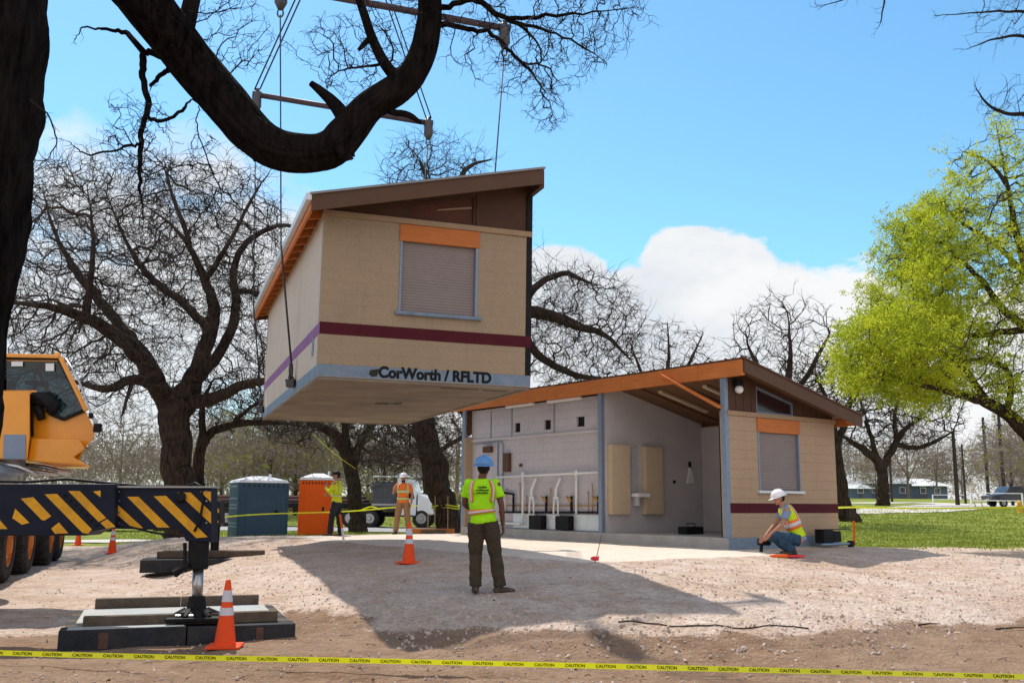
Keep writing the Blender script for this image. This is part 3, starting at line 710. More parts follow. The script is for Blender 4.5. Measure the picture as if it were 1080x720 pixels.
def cable(a, b, label, r=.016, group='slings and cables of the crane lift', twin=.0):
    m = MB(); a, b = Vector(a), Vector(b)
    if twin:
        s_ = Vector((twin, 0, 0)); m.tube([a+s_, a.lerp(b, .5)+s_*.9, b+s_*.3], r, 6); m.tube([a-s_, a.lerp(b, .5)-s_*.9, b-s_*.3], r, 6)
    else: m.tube([a, a.lerp(b, .5), b], r, 6)
    o = m.build('cable', 'cable', smooth=True); org = (a+b)/2
    o.data.transform(Matrix.Translation(-org)); o.location = org
    return tag(o, label, 'cable', group)
for e, key, nm in ((near_l, 'nl', 'thin cable from the top edge down to the nearer shackle on the left wall'), (far_l, 'fl', 'thin cable hanging down to the farther shackle on the left wall'),
                   (near_r, 'nr', 'cable from the right end of the nearer bar down to the roof'), (far_r, 'fr', 'cable from the right end of the farther bar down to the roof')):
    q = FL(*lugs[key]); lo = q+Vector((0, 0, .32)) if key[1] == 'l' else q
    if key[1] == 'l':
        # the sling bends over the eave edge
        ev = FL(-OL-.11, lugs[key][1], ZL-.05); m = MB(); m.tube([e-Vector((0, 0, .6)), ev], .016, 6); m.tube([ev, lo], .022, 6)
        o = m.build('cable', 'cable', smooth=True); tag(o, nm, 'cable', 'slings and cables of the crane lift')
        o.data.transform(Matrix.Translation(-e)); o.location = e
    else: cable(e-Vector((0, 0, .6)), lo, nm, twin=.0)
for e, nm in ((near_l, 'sling rising from the left end of the nearer bar to the hook'), (near_r, 'sling rising from the right end of the nearer bar to the hook'),
              (far_l, 'doubled sling rising right from the left end of the farther bar'), (far_r, 'doubled sling rising left from the right end of the farther bar')):
    cable(e+Vector((0, 0, .15)), HOOK, nm, .02, twin=.07)
hk = thing('crane_hook', 'heavy black hook block carrying the slings high above the lifted building', 'hook', HOOK)
m = MB(); m.lathe([(.05, .1), (.16, .15), (.2, .4), (.2, .8), (.12, 1.1), (.05, 1.15)], (0, 0, 0), 16); m.build('block_body', 'rig', hk, smooth=True)
m = MB(); m.tube([(0, 0, .15), (0, 0, -.1), (.12, 0, -.25), (.05, 0, -.4), (-.12, 0, -.35)], [.06, .06, .06, .05, .03], 8); m.build('hook', 'rig', hk, smooth=True)
cable(HOOK+Vector((0, 0, 1.2)), HOOK+Vector((0, 0, 14)), 'hoist rope running up from the hook block out of view', .03, twin=.12)
for key, nm in (('nl', 'black shackle bolted to the lifted left wall, nearer one'), ('fl', 'black shackle bolted to the lifted left wall at its far corner')):
    q = FL(*lugs[key]); t = thing('shackle', nm, 'shackle', q, 0, 'shackles on the lifted wall')
    m = MB(); pts = [Vector((0, .10*math.sin(a), .17-.15*math.cos(a))) for a in np.linspace(.5, 5.78, 14)]; m.tube(pts, .022, 8); m.build('bow', 'rig', t, smooth=True)
    m = MB(); m.tube([(0, -.11, .03), (0, .11, .03)], .03, 8); m.ball((0, .12, .03), .045, 8); m.build('pin', 'rig', t, smooth=True)
    m = MB(); m.box(-.07, .09, -.10, .10, -.16, .0); m.build('lug_plate', 'rig', t, bevel=.015)
    m = MB(); m.lathe([(.10, -.02), (.11, .02), (.05, .03)], (0, 0, -.03), 12); m.build('collar', 'rig', t)
# ------------------------------------------------------------------ trees
def resample(pts, step):
    out = []
    for (a, ra), (b, rb) in zip(pts, pts[1:]):
        n = max(1, int(round((b-a).length/step)))
        out += [(a.lerp(b, i/n), ra+(rb-ra)*i/n) for i in range(n)]
    out.append(pts[-1]); return out
def smooth_poly(pts, it=2):
    for _ in range(it):
        q = [pts[0]]
        for a, b in zip(pts, pts[1:]):
            q += [(a[0].lerp(b[0], .25), a[1]*.75+b[1]*.25), (a[0].lerp(b[0], .75), a[1]*.25+b[1]*.75)]
        q.append(pts[-1]); pts = q
    return pts
def grow_tree(limbs, env, n_attr, step, di, dk, tip=.012, power=2.35, iters=140, jit=.35, seed=1, twig=(2, .5), keep_given=True, twig_r=.006, up_bias=.0):
    """limbs: polylines of (point, radius); env: ellipsoids (centre, (rx, ry, rz), weight). Space colonisation."""
    rg = np.random.default_rng(seed)
    pos = []; par = []; giv = []
    for li, limb in enumerate(limbs):
        rs = resample(smooth_poly(limb), step); m_ = len(rs)
        rs = [(p, r*(1 if k < m_*.65 else 1-.72*(k-m_*.65)/(m_*.35+1e-6))) for k, (p, r) in enumerate(rs)]
        if li == 0: start = -1
        else:
            A = np.array(pos); D2_ = ((A-np.array(rs[0][0]))**2).sum(1); start = int(np.argmin(D2_))
            if D2_[start] > max(.36, (step*6)**2): start = -1
        for k, (p, r) in enumerate(rs):
            if li > 0 and k == 0 and start >= 0 and (Vector(pos[start])-p).length < step*.6: continue
            pos.append(tuple(p+Vector(rg.normal(0, r*.10+.005, 3)))); par.append(start); giv.append(r); start = len(pos)-1
    att = []
    tw = sum(e[2] for e in env)
    for c, r, w in env:
        k = int(n_attr*w/tw); q = rg.normal(size=(k, 3)); q /= np.linalg.norm(q, axis=1)[:, None]; q *= rg.random((k, 1))**(1/2.6)
        att.append(q*np.array(r)+np.array(c))
    att = np.vstack(att); P_ = np.array(pos)
    best = np.full(len(att), 1e9); bi = np.zeros(len(att), int)
    def upd(idx):
        nonlocal best, bi
        Q = np.array([pos[i] for i in idx])
        for s0 in range(0, len(Q), 400):
            D = ((att[:, None, :]-Q[None, s0:s0+400, :])**2).sum(2); m = D.argmin(1); dm = D[np.arange(len(att)), m]
            k = dm < best; best[k] = dm[k]; bi[k] = np.array(idx)[s0+m[k]]
    upd(list(range(len(pos)))); alive = np.ones(len(att), bool); seen = set()
    for _ in range(iters):
        act = alive & (best < di*di)
        if not act.any(): break
        acc = {}
        for a in np.nonzero(act)[0]:
            v = att[a]-np.array(pos[bi[a]]); nn = np.linalg.norm(v)
            if nn > 1e-6: acc.setdefault(int(bi[a]), []).append(v/nn)
        new = []
        for i, vs in acc.items():
            d = np.sum(vs, axis=0); d = d/(np.linalg.norm(d)+1e-9)+rg.normal(0, jit, 3); d[2] += up_bias; d /= np.linalg.norm(d)+1e-9
            q = np.array(pos[i])+d*step*rg.uniform(.75, 1.2)
            key = (i, round(d[0]*3), round(d[1]*3), round(d[2]*3))
            if key in seen: continue
            seen.add(key); pos.append(tuple(q)); par.append(i); giv.append(0); new.append(len(pos)-1)
        if not new: break
        upd(new); alive &= best > dk*dk; best[~alive] = 0
        if not alive.any(): break
        best_alive = best.copy(); best[~alive] = 1e-9
    N = len(pos); ch = [[] for _ in range(N)]
    for i, p in enumerate(par):
        if p >= 0: ch[p].append(i)
    rad = np.zeros(N)
    for i in range(N-1, -1, -1):
        s_ = sum(rad[c]**power for c in ch[i]); rad[i] = max(tip, s_**(1/power)) if s_ > 0 else tip
        if giv[i]: rad[i] = giv[i] if keep_given else max(rad[i], giv[i])
    for i in range(N):   # children never thicker than the parent
        if par[i] >= 0: rad[i] = min(rad[i], rad[par[i]]*1.0)
    return pos, par, ch, rad
def tree_meshes(tr, thick, twig=(2, .5), twig_r=.006, seed=1, twig_prob=1.0, droop=0.0):
    pos, par, ch, rad = tr; rg = random.Random(seed); trunk = MB(); crown = MB(); N = len(pos); tips = []
    st = [(i, None) for i in range(N) if par[i] < 0]
    while st:
        i, frm = st.pop(); chain = [i] if frm is None else [frm, i]
        while ch[chain[-1]]:
            c = sorted(ch[chain[-1]], key=lambda k: -rad[k]); st += [(k, chain[-1]) for k in c[1:]]; chain.append(c[0])
        pts = [Vector(pos[k]) for k in chain]; rr = [rad[k] for k in chain]
        if frm is not None: rr[0] = min(rr[0], rr[1]*1.25)
        rr[-1] *= .55
        # split where the chain drops under the limb thickness
        cut = next((k for k, r in enumerate(rr) if r < thick), len(rr))
        def sm(a, b):
            p2, r2 = pts[a:b], rr[a:b]
            if rr[a] > .05:
                q = smooth_poly(list(zip(p2, r2)), 1); return [x[0] for x in q], [x[1] for x in q]
            return p2, r2
        if cut >= 2: p2, r2 = sm(0, cut); trunk.tube(p2, r2, 14 if r2[0] > .25 else 9, cap=True)
        a = max(0, cut-1)
        if len(pts)-a >= 2:
            p2, r2 = sm(a, len(pts)); crown.tube(p2, r2, 6 if r2[0] > .05 else (4 if r2[0] > .02 else 3), cap=False)
    for i in range(N):
        if rad[i] < thick*.8 and rg.random() < twig_prob:
            p = Vector(pos[i]); d = (p-Vector(pos[par[i]])).normalized() if par[i] >= 0 else Vector((0, 0, 1))
            for _ in range(twig[0]):
                a = (d*.7+Vector((rg.gauss(0, 1), rg.gauss(0, 1), rg.gauss(0, 1)-droop))*.55).normalized(); l = twig[1]*rg.uniform(.4, 1.2)
                q = p+a*l*.5+Vector((rg.gauss(0, .08), rg.gauss(0, .08), rg.gauss(0, .08)))*l; e = q+(a+Vector((rg.gauss(0, .5), rg.gauss(0, .5), rg.gauss(0, .5)))).normalized()*l*.5
                crown.tube([p, q, e], [twig_r, twig_r*.8, twig_r*.35], 3, cap=False); tips.append(q); tips.append(e)
                if rg.random() < .5:
                    f = q+(a+Vector((rg.gauss(0, .8), rg.gauss(0, .8), rg.gauss(0, .8)))).normalized()*l*.45; crown.tube([q, f], [twig_r*.7, twig_r*.3], 3, cap=False); tips.append(f)
    return trunk, crown, tips
def leaf_mesh(pts, n, size, spread, seed=1, per=14):
    rg = random.Random(seed); mb = MB()
    for _ in range(n//per):
        c0 = rg.choice(pts)+Vector((rg.gauss(0, spread), rg.gauss(0, spread), rg.gauss(0, spread*.7)))
        ax = Vector((rg.gauss(0, 1), rg.gauss(0, 1), rg.gauss(-.1, .5))).normalized()*rg.uniform(.12, .34)*(size/.1); k_ = rg.uniform(.6, 1.25)
        for q in range(rg.randint(per//2, per+per//2)):
            p = c0+ax*rg.random()+Vector((rg.gauss(0, .055), rg.gauss(0, .055), rg.gauss(0, .045)))*(size/.1)
            a = Vector((rg.gauss(0, 1), rg.gauss(0, 1), rg.gauss(0, 1))).normalized(); b = (ax.normalized()*.6+a.orthogonal().normalized()).normalized(); s_ = size*k_*rg.uniform(.5, 1.25)
            c = a.cross(b)
            if c.length < .1: continue
            c = c.normalized()*.36
            mb.add([p, p+(b+c)*s_*.5, p+b*s_, p+(b-c)*s_*.5], [(0, 1, 2, 3)])
    return mb
def finish_tree(name, label, base, tr, thick, bk='bark', tw='twig', group=None, twig=(2, .5), twig_r=.006, seed=1, leaves=None, tprob=1, leafmat='leaf', droop=0):
    t = thing(name, label, 'tree', base, 0, group)
    tk, cr, tips = tree_meshes(tr, thick, twig, twig_r, seed, tprob, droop)
    if tk.V: tk.build('trunk', bk, t, smooth=True, world=True, fix=False)
    cr.build('crown', tw, t, smooth=False, world=True, fix=False)
    if leaves: leaf_mesh(leaves[3](tips) if len(leaves) > 3 else tips, leaves[0], leaves[1], leaves[2], seed).build('leaves', leafmat, t, world=True, fix=False)
    return t
WS = 1.0
def pl(pts, d=None):
    """polyline from (px, py, width px[, depth]) seen in the photograph"""
    o = []
    for q in pts:
        dd = q[3] if len(q) > 3 else d; o.append((P(q[0], q[1], dd), W2(q[2]*WS, dd)))
    return o
def el(px, py, d, rx, ry, rz, w=1):
    return (tuple(P(px, py, d)), (rx*d/F_PX, rz, ry*d/F_PX), w)

# --- big oak left of centre
D = 34; WS = .74
b0 = gp(192, D)
lim = [[(b0-Vector((0, 0, .2)), W2(38, D))]+pl([(193, 560, 46), (191, 520, 43), (188, 480, 42), (184, 450, 44), (188, 425, 46), (205, 402, 27), (214, 372, 23), (224, 345, 20), (226, 318, 17, 33), (214, 292, 15, 33), (202, 262, 12, 32), (180, 235, 8, 32), (150, 215, 5, 31)], D),
       pl([(184, 445, 36, D), (170, 415, 30, D), (158, 390, 24, 33), (140, 368, 22, 32), (112, 345, 19, 31), (80, 330, 16, 30), (45, 322, 14, 29), (5, 318, 11, 28)]),
       pl([(165, 400, 22, 33), (150, 372, 20, 34), (128, 345, 16, 35), (100, 310, 14, 36), (75, 280, 12, 37), (55, 240, 9, 37), (45, 200, 5, 37)]),
       pl([(200, 405, 24, 34), (222, 385, 16, 34.5), (243, 352, 14, 35), (250, 320, 13, 35), (245, 290, 11, 36), (252, 262, 9, 36), (280, 240, 8, 36), (312, 236, 8, 36), (330, 262, 6, 36)]),
       pl([(200, 425, 22, D), (228, 420, 18, 33), (255, 405, 14, 32), (285, 400, 10, 31), (320, 408, 6, 31)]),
       pl([(165, 405, 16, 33), (140, 398, 15, 31), (118, 412, 11, 30), (95, 408, 9, 30), (60, 395, 6, 29)]),
       pl([(140, 400, 9, 31), (134, 420, 5, 30.5), (128, 440, 4, 30)]),
       pl([(222, 350, 14, 33), (195, 320, 12, 34), (165, 300, 10, 35), (140, 270, 8, 36), (125, 235, 6, 36), (110, 200, 4, 36)]),
       pl([(90, 335, 14, 31), (95, 300, 9, 31), (100, 260, 7, 31), (95, 215, 5, 31)]),
       pl([(202, 262, 10, 32), (185, 215, 6, 32), (172, 175, 4, 32)]),
       pl([(248, 305, 9, 35), (275, 310, 7, 34), (290, 340, 5, 34), (300, 370, 4, 34)]),
       pl([(214, 300, 10, 33), (240, 260, 7, 32), (262, 215, 5, 32), (285, 180, 3, 32)])]
env = [el(110, 290, 34, 115, 120, 6, 3), el(215, 270, 34, 110, 100, 5.5, 2.6), el(50, 370, 31, 70, 80, 4, 1.2), el(275, 350, 34, 70, 95, 4, 1.2), el(140, 390, 32, 90, 40, 3, .5), el(120, 215, 34, 110, 60, 4, .9)]
tr = grow_tree(lim, env, 6400, .30, 2.2, .40, tip=.012, power=2.15, iters=160, jit=.5, seed=3)
finish_tree('oak_tree', 'huge bare oak with thick gnarled limbs just left of the lifted building', b0, tr, .085, twig=(2, .85), twig_r=.008, seed=3)
# --- slimmer leaning oak beside it
b1 = gp(211, 36)
lim = [[(b1-Vector((0, 0, .2)), W2(24, 36))]+pl([(210, 540, 20), (209, 500, 17), (212, 470, 15), (222, 455, 13), (245, 447, 11), (275, 445, 9), (305, 446, 7), (330, 452, 4)], 36),
       pl([(210, 480, 12), (214, 450, 10), (212, 425, 8), (225, 400, 5)], 36), pl([(245, 447, 7), (262, 430, 5), (285, 420, 4)], 36)]
tr = grow_tree(lim, [el(240, 425, 36, 75, 35, 2.5), el(300, 440, 36, 40, 25, 2)], 1100, .26, 1.6, .3, tip=.013, jit=.5, seed=5)
finish_tree('oak_tree', 'slim bare oak leaning right behind the huge oak trunk', b1, tr, .07, twig=(1, .4), twig_r=.010, seed=5)
# --- oak behind the orange toilet
WS = .66; b2 = gp(378, 50)
lim = [[(b2-Vector((0, 0, .2)), W2(22, 50))]+pl([(377, 545, 24), (374, 515, 22), (369, 490, 21), (362, 470, 20), (350, 455, 16), (335, 448, 12), (310, 430, 9), (290, 415, 6)], 50),
       pl([(372, 495, 16), (378, 468, 14), (392, 448, 11), (410, 430, 9), (430, 405, 6)], 50), pl([(366, 480, 14), (364, 450, 11), (360, 420, 9), (372, 380, 5)], 50)]
tr = grow_tree(lim, [el(360, 400, 50, 100, 75, 5), el(410, 460, 50, 50, 40, 4, .6), el(320, 440, 50, 50, 35, 4, .5)], 4200, .36, 2.4, .42, tip=.018, jit=.55, seed=6)
finish_tree('oak_tree', 'bare forked oak behind the orange portable toilet', b2, tr, .1, twig=(1, .6), twig_r=.013, seed=6)
# --- thick taped oak behind the gravel pad
b3 = gp(474, 36); D = 36; WS = 1
lim = [[(b3-Vector((0, 0, .25)), W2(34, D))]+pl([(473, 552, 26), (470, 535, 24), (465, 518, 27), (459, 498, 31), (454, 478, 32), (448, 458, 31), (442, 435, 29), (438, 395, 26), (450, 350, 21), (473, 300, 17), (503, 260, 13), (520, 230, 8)], D),
       pl([(438, 400, 16, D), (420, 350, 12, 36), (410, 300, 14, 35), (425, 240, 11, 35), (455, 200, 8, 35), (440, 165, 4, 35)]),
       pl([(448, 360, 20, D), (500, 350, 17, 37), (545, 330, 15, 37), (575, 330, 13, 37), (610, 345, 10, 37), (640, 352, 8, 37), (665, 380, 4, 37)]),
       pl([(545, 332, 10, 37), (565, 300, 8, 37), (595, 285, 6, 37), (625, 300, 4, 37)]), pl([(540, 335, 11, 37), (565, 375, 9, 37), (600, 395, 7, 37), (640, 400, 5, 37)]),
       pl([(505, 262, 12, D), (480, 205, 8, 36), (490, 175, 5, 36), (520, 168, 3, 36)])]
env = [el(600, 345, 37, 85, 68, 4, 1.5), el(455, 190, 35, 60, 50, 3, .55), el(480, 300, 36, 100, 110, 5, .8), el(430, 470, 36, 60, 40, 4, .3)]
tr = grow_tree(lim, env, 4200, .30, 2.1, .40, tip=.012, power=2.15, iters=160, jit=.5, seed=8)
finish_tree('oak_tree', 'thick leaning oak trunk wrapped with yellow tape behind the gravel pad', b3, tr, .09, twig=(2, .8), twig_r=.008, seed=8)
b3b = gp(452, 72)
lim = [[(b3b, W2(14, 72))]+pl([(452, 530, 11), (451, 505, 10), (448, 480, 9), (452, 445, 7), (470, 405, 5)], 72), pl([(449, 490, 6), (470, 470, 5), (500, 455, 4)], 72)]
tr = grow_tree(lim, [el(455, 435, 72, 60, 50, 5)], 1500, .5, 3.4, .6, tip=.022, jit=.45, seed=9)
finish_tree('oak_tree', 'smaller bare tree far behind, seen left of the thick taped trunk', b3b, tr, .08, twig=(1, .7), twig_r=.016, seed=9)
# --- bare trees beyond the standing building
def vase(px, d, base_px_y, top, halfw, seed, name, label, n=900, w=12):
    b = gp(px, d); cy = (base_px_y+top)/2
    lim = [[(b, W2(w*1.4, d))]+pl([(px, 500, w), (px-2, 450, w*.85), (px, 420, w*.7), (px+6, 380, w*.45), (px+4, 340, w*.3)], d),
           pl([(px-1, 440, w*.5), (px-halfw*.35, 400, w*.4), (px-halfw*.6, 360, w*.22)], d), pl([(px, 430, w*.5), (px+halfw*.4, 390, w*.4), (px+halfw*.7, 350, w*.2)], d)]
    tr = grow_tree(lim, [el(px, (top+440)/2, d, halfw, (440-top)/2, halfw*d/F_PX*.8)], n*3, .38, 2.4, .46, tip=.014, jit=.34, seed=seed, up_bias=.25)
    return finish_tree(name, label, b, tr, .09, twig=(1, .7), twig_r=.012, seed=seed)
vase(828, 46, 520, 305, 68, 11, 'bare_tree', 'upright bare tree rising behind the right slope of the standing building', 1000, 14)
vase(700, 60, 520, 338, 60, 12, 'bare_tree', 'fine bare treetop showing above the middle of the standing roof', 750, 10)
# --- yellow-green tree on the right
D = 30; WS = .66; b6 = gp(1165, D)
lim = [[(b6-Vector((0, 0, .2)), W2(62, D))]+pl([(1160, 560, 48), (1135, 520, 40), (1105, 480, 30), (1082, 455, 24), (1062, 435, 21), (1035, 420, 18, 29), (1000, 412, 15, 28), (965, 405, 11, 28), (925, 400, 6, 28)], D),
       pl([(1150, 545, 40), (1150, 460, 34), (1130, 380, 28), (1105, 330, 22), (1085, 290, 16), (1070, 240, 11), (1060, 180, 8), (1050, 130, 4)], D),
       pl([(1120, 360, 18), (1080, 345, 14), (1055, 325, 12), (1040, 300, 9), (1010, 270, 7), (980, 245, 4)], D),
       pl([(1100, 345, 14), (1060, 350, 11), (1020, 355, 8), (975, 350, 6), (930, 345, 4)], D),
       pl([(1082, 290, 10), (1050, 255, 8), (1020, 240, 5), (990, 215, 3)], D), pl([(1065, 200, 8), (1045, 170, 6), (1015, 160, 4)], D),
       pl([(1040, 422, 12), (1020, 390, 9), (995, 370, 7), (960, 375, 4)], 30), pl([(1062, 435, 12), (1070, 395, 9), (1040, 375, 7), (1005, 385, 5)], 31)]
env = [el(1010, 300, 30, 95, 110, 4, 2), el(950, 375, 29, 75, 50, 3, 1.2), el(1060, 220, 30, 70, 90, 3.5, 1.2), el(1090, 340, 31, 70, 90, 4, 1), el(1000, 400, 29, 90, 30, 3, .7), el(1200, 300, 31, 120, 160, 4, .8)]
tr = grow_tree(lim, env, 3400, .28, 3.6, .4, tip=.011, iters=120, jit=.45, seed=14)
def lefty(tips):
    o = []
    for p in tips:
        lx = (p.x/p.y)*F_PX+540; ly = p.z
        w = min(1, max(.0, (1060-lx)/80)); w = max(w, .22)
        if noise.noise(p*.6) < -.25: w *= .3
        if random.random() < w: o.append(p)
    return o
finish_tree('leafy_oak', 'tall oak with fresh yellow-green leaves overhanging from the right edge', b6, tr, .08, twig=(1, .45), twig_r=.008, seed=14, leaves=(230000, .10, .17, lefty))
# --- small spreading bare tree on the lawn
WS = 1; D = 66; b7 = gh(931, 533); D = b7.y
lim = [[(b7-Vector((0, 0, .2)), W2(15, D))]+pl([(931, 525, 12), (931, 505, 11), (929, 492, 11), (922, 482, 9), (905, 470, 7), (890, 460, 4), (880, 452, 3)], D),
       pl([(930, 494, 9), (938, 480, 8), (946, 465, 7), (955, 450, 5), (975, 440, 3)], D), pl([(944, 468, 6), (965, 474, 5), (985, 466, 4), (1005, 455, 3)], D), pl([(925, 485, 6), (920, 465, 5), (912, 440, 4), (905, 415, 2)], D), pl([(946, 465, 6), (942, 440, 4), (950, 415, 3)], D)]
tr = grow_tree(lim, [el(905, 440, D, 45, 42, 4), el(965, 435, D, 55, 42, 4), el(935, 420, D, 50, 40, 4)], 4200, .42, 2.6, .46, tip=.024, jit=.55, seed=15)
finish_tree('bare_tree', 'small spreading bare tree alone on the lawn in front of the white roofed houses', b7, tr, .12, twig=(1, .7), twig_r=.017, seed=15)
b8 = gp(897, 48)
lim = [[(b8, W2(22, 48))]+pl([(893, 545, 16), (888, 520, 12), (884, 490, 11), (880, 460, 10), (876, 430, 8), (860, 395, 5)], 48), pl([(882, 470, 8), (893, 440, 7), (900, 410, 5)], 48)]
tr = grow_tree(lim, [el(872, 405, 48, 48, 38, 3)], 1500, .36, 2.2, .4, tip=.015, jit=.45, seed=16)
finish_tree('bare_tree', 'bare tree whose trunk shows just past the right corner of the standing building', b8, tr, .09, twig=(1, .5), twig_r=.012, seed=16, leaves=(900, .16, .3), leafmat='leaf_olive')
# --- branches reaching in at the top right
b9 = gp(1420, 17)
lim = [[(b9, .5), (b9+Vector((0, 0, 5)), .42)]+pl([(1330, 60, 40), (1250, 40, 26), (1150, 25, 12), (1080, 10, 6), (1010, 15, 3), (985, 17, 2)], 17),
       pl([(1200, 30, 10), (1120, 60, 8), (1080, 35, 3.5), (1045, 42, 2.5), (1020, 52, 1.5)], 17), pl([(1150, 130, 9), (1100, 120, 6), (1062, 121, 4), (1040, 110, 3), (1028, 90, 2)], 17),
       pl([(1150, 20, 8), (1050, -60, 7), (940, -30, 5), (905, -5, 2.5), (880, 3, 2), (860, 8, 1.2)], 17), pl([(940, -30, 3), (932, 5, 2), (928, 28, 1.2)], 17)]
tr = grow_tree(lim, [el(1065, 10, 17, 45, 35, 1.2), el(1065, 110, 17, 35, 30, 1), el(1180, 20, 17, 90, 120, 2, 1.5), el(960, -90, 17, 110, 60, 1.5)], 380, .16, 1.6, .22, tip=.005, jit=.45, seed=17)
finish_tree('bare_tree', 'bare tree outside the frame whose twigs reach in at the top right corner', b9, tr, .05, tw='twig_black', twig=(1, .25), twig_r=.004, seed=17)

# --- the near oak: trunk at the left edge, great limb across the top
b10 = Vector((-4.75, 6.2, 0)); D = 7.5
def rough_tube(pts, n, amp, seed, base_k=1.0):
    mb = MB(); q = smooth_poly(pts, 2); q = resample(q, .05); mb.tube([x[0] for x in q], [x[1] for x in q], n)
    cs = [x[0] for x in q]
    m = len(cs); V2 = []
    for i in range(m):
        r = q[i][1]
        for k in range(n):
            v = Vector(mb.V[i*n+k]); d = (v-cs[i]); a = 2*math.pi*k/n
            f = noise.noise(Vector((math.cos(a)*6+seed, math.sin(a)*6, i*.05*1.4)))
            g = noise.noise(Vector((math.cos(a)*1.6+seed, math.sin(a)*1.6, i*.05*2.2)))
            h = noise.noise(Vector((math.cos(a)*14, math.sin(a)*14+seed, i*.05*5)))*1.3
            V2.append(tuple(cs[i]+d*(1+amp*((.5-abs(f)*2.2)*.9+g*1.0+h*.55))))
    mb.V = V2; return mb
near = thing('near_oak', 'near dark oak, trunk at the left edge, great limb across the top', 'tree', b10)
tp = [(b10-Vector((0, 0, .3)), .85), (b10+Vector((.05, 0, .7)), .62)]+[(P(x, y, 6.1), r) for x, y, r in ((-104, 480, .54), (-92, 360, .53), (-72, 250, .52), (-54, 160, .52), (-42, 60, .52), (-40, -60, .53), (-30, -160, .52), (10, -260, .46))]
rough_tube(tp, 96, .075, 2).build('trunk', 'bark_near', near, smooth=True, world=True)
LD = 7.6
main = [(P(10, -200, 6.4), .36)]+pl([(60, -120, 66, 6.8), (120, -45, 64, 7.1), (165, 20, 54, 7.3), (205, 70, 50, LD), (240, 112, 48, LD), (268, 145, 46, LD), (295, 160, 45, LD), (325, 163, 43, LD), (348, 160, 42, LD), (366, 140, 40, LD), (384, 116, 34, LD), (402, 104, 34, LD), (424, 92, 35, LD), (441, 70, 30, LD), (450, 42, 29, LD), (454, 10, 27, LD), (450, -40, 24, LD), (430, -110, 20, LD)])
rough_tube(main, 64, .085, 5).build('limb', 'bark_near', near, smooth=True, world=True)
kn = MB()
for c, e, r in ((P(350, 156, LD), P(361, 165, LD-.05), .14), (P(343, 160, LD), P(350, 172, LD), .10), (P(268, 148, LD), P(272, 160, LD), .13), (P(358, 150, LD), P(370, 160, LD), .07)): kn.tube([c, c.lerp(e, .6), e], [r, r*.9, r*.55], 22, round_=True)
for v in range(len(kn.V)):
    p = Vector(kn.V[v]); kn.V[v] = tuple(p+Vector((noise.noise(p*8), noise.noise(p*8+Vector((3, 0, 0))), noise.noise(p*8+Vector((0, 5, 0)))))*.05+Vector((noise.noise(p*22), 0, noise.noise(p*22+Vector((3, 0, 0)))))*.03)
kn.each('broken_knot', 'bark_near', near, smooth=True, world=True)
def sub(pts, d=LD, n=12, amp=.08, seed=1, name='branch'):
    rough_tube(pl(pts, d), n, amp, seed).build(name, 'bark_near', near, smooth=True, world=True)
sub([(366, 128, 20), (352, 108, 14), (338, 96, 10), (328, 88, 7)], seed=3)
sub([(422, 86, 14), (405, 68, 13), (392, 40, 11), (385, 18, 10), (377, -6, 9), (365, -40, 8)], seed=4)
sub([(392, 38, 7), (384, 47, 6), (378, 53, 4)], seed=5); sub([(398, 108, 8), (412, 119, 7), (430, 120, 8), (444, 130, 4)], seed=6)
sub([(190, 55, 22), (197, 25, 20), (205, -10, 18), (215, -60, 16)], n=14, seed=9)
# finer branches and twigs of the near oak
lim = [pl([(205, 70, 10), (170, 60, 8), (150, 52, 8), (151, 70, 8), (153, 90, 7), (157, 113, 7), (150, 130, 6), (148, 152, 6), (147, 175, 5), (147, 200, 5), (150, 225, 3), (152, 250, 2)], LD),
       pl([(175, 75, 6), (166, 83, 5), (158, 92, 4)], LD), pl([(155, 125, 5), (175, 128, 4), (190, 118, 4), (202, 105, 4)], LD),
       pl([(147, 152, 4), (125, 158, 3), (100, 163, 3), (85, 162, 2), (78, 152, 1.5), (65, 148, 1)], LD),
       pl([(210, 112, 7), (206, 130, 6), (211, 147, 6), (221, 172, 6), (230, 198, 5), (248, 212, 5), (267, 230, 4), (290, 242, 3)], LD),
       pl([(229, 198, 4), (222, 215, 3), (208, 232, 3), (196, 250, 2)], LD), pl([(135, 35, 6), (120, 33, 4), (100, 30, 3), (87, 27, 2.5), (79, 41, 1.8)], LD),
       pl([(450, 22, 10), (464, 26, 7), (490, 30, 6), (512, 32, 5), (530, 45, 4), (540, 58, 4), (552, 67, 4), (565, 80, 3), (572, 100, 3), (582, 115, 2.5), (587, 133, 1.5)], LD),
       pl([(452, 8, 9), (475, 8, 7), (500, -4, 6), (524, 16, 6), (545, 22, 5), (580, 16, 4), (620, 14, 3), (655, 10, 2), (680, 8, 1)], LD),
       pl([(524, 16, 5), (560, 28, 4), (590, 36, 3), (620, 52, 2.5), (640, 66, 1.5)], LD), pl([(500, -4, 5), (540, -15, 4), (590, -8, 3), (640, -5, 2)], LD),
       pl([(552, 67, 3), (575, 68, 2.5), (588, 85, 1.8)], LD), pl([(425, 85, 4), (412, 66, 4), (400, 68, 3.5), (370, 72, 3), (350, 78, 2), (345, 90, 1.3)], LD),
       pl([(412, 66, 3), (415, 45, 2), (402, 30, 1.5)], LD), pl([(540, 22, 4), (570, 45, 3), (572, 65, 2), (565, 75, 1.5)], LD),
       pl([(32, 105, 3, 6), (48, 118, 2.2, 6), (58, 135, 2, 6), (60, 155, 1.6, 6), (48, 170, 1.2, 6), (35, 180, 1, 6)])]
lim = [[(p, .05) for p, _ in main[2:-1]]]+lim
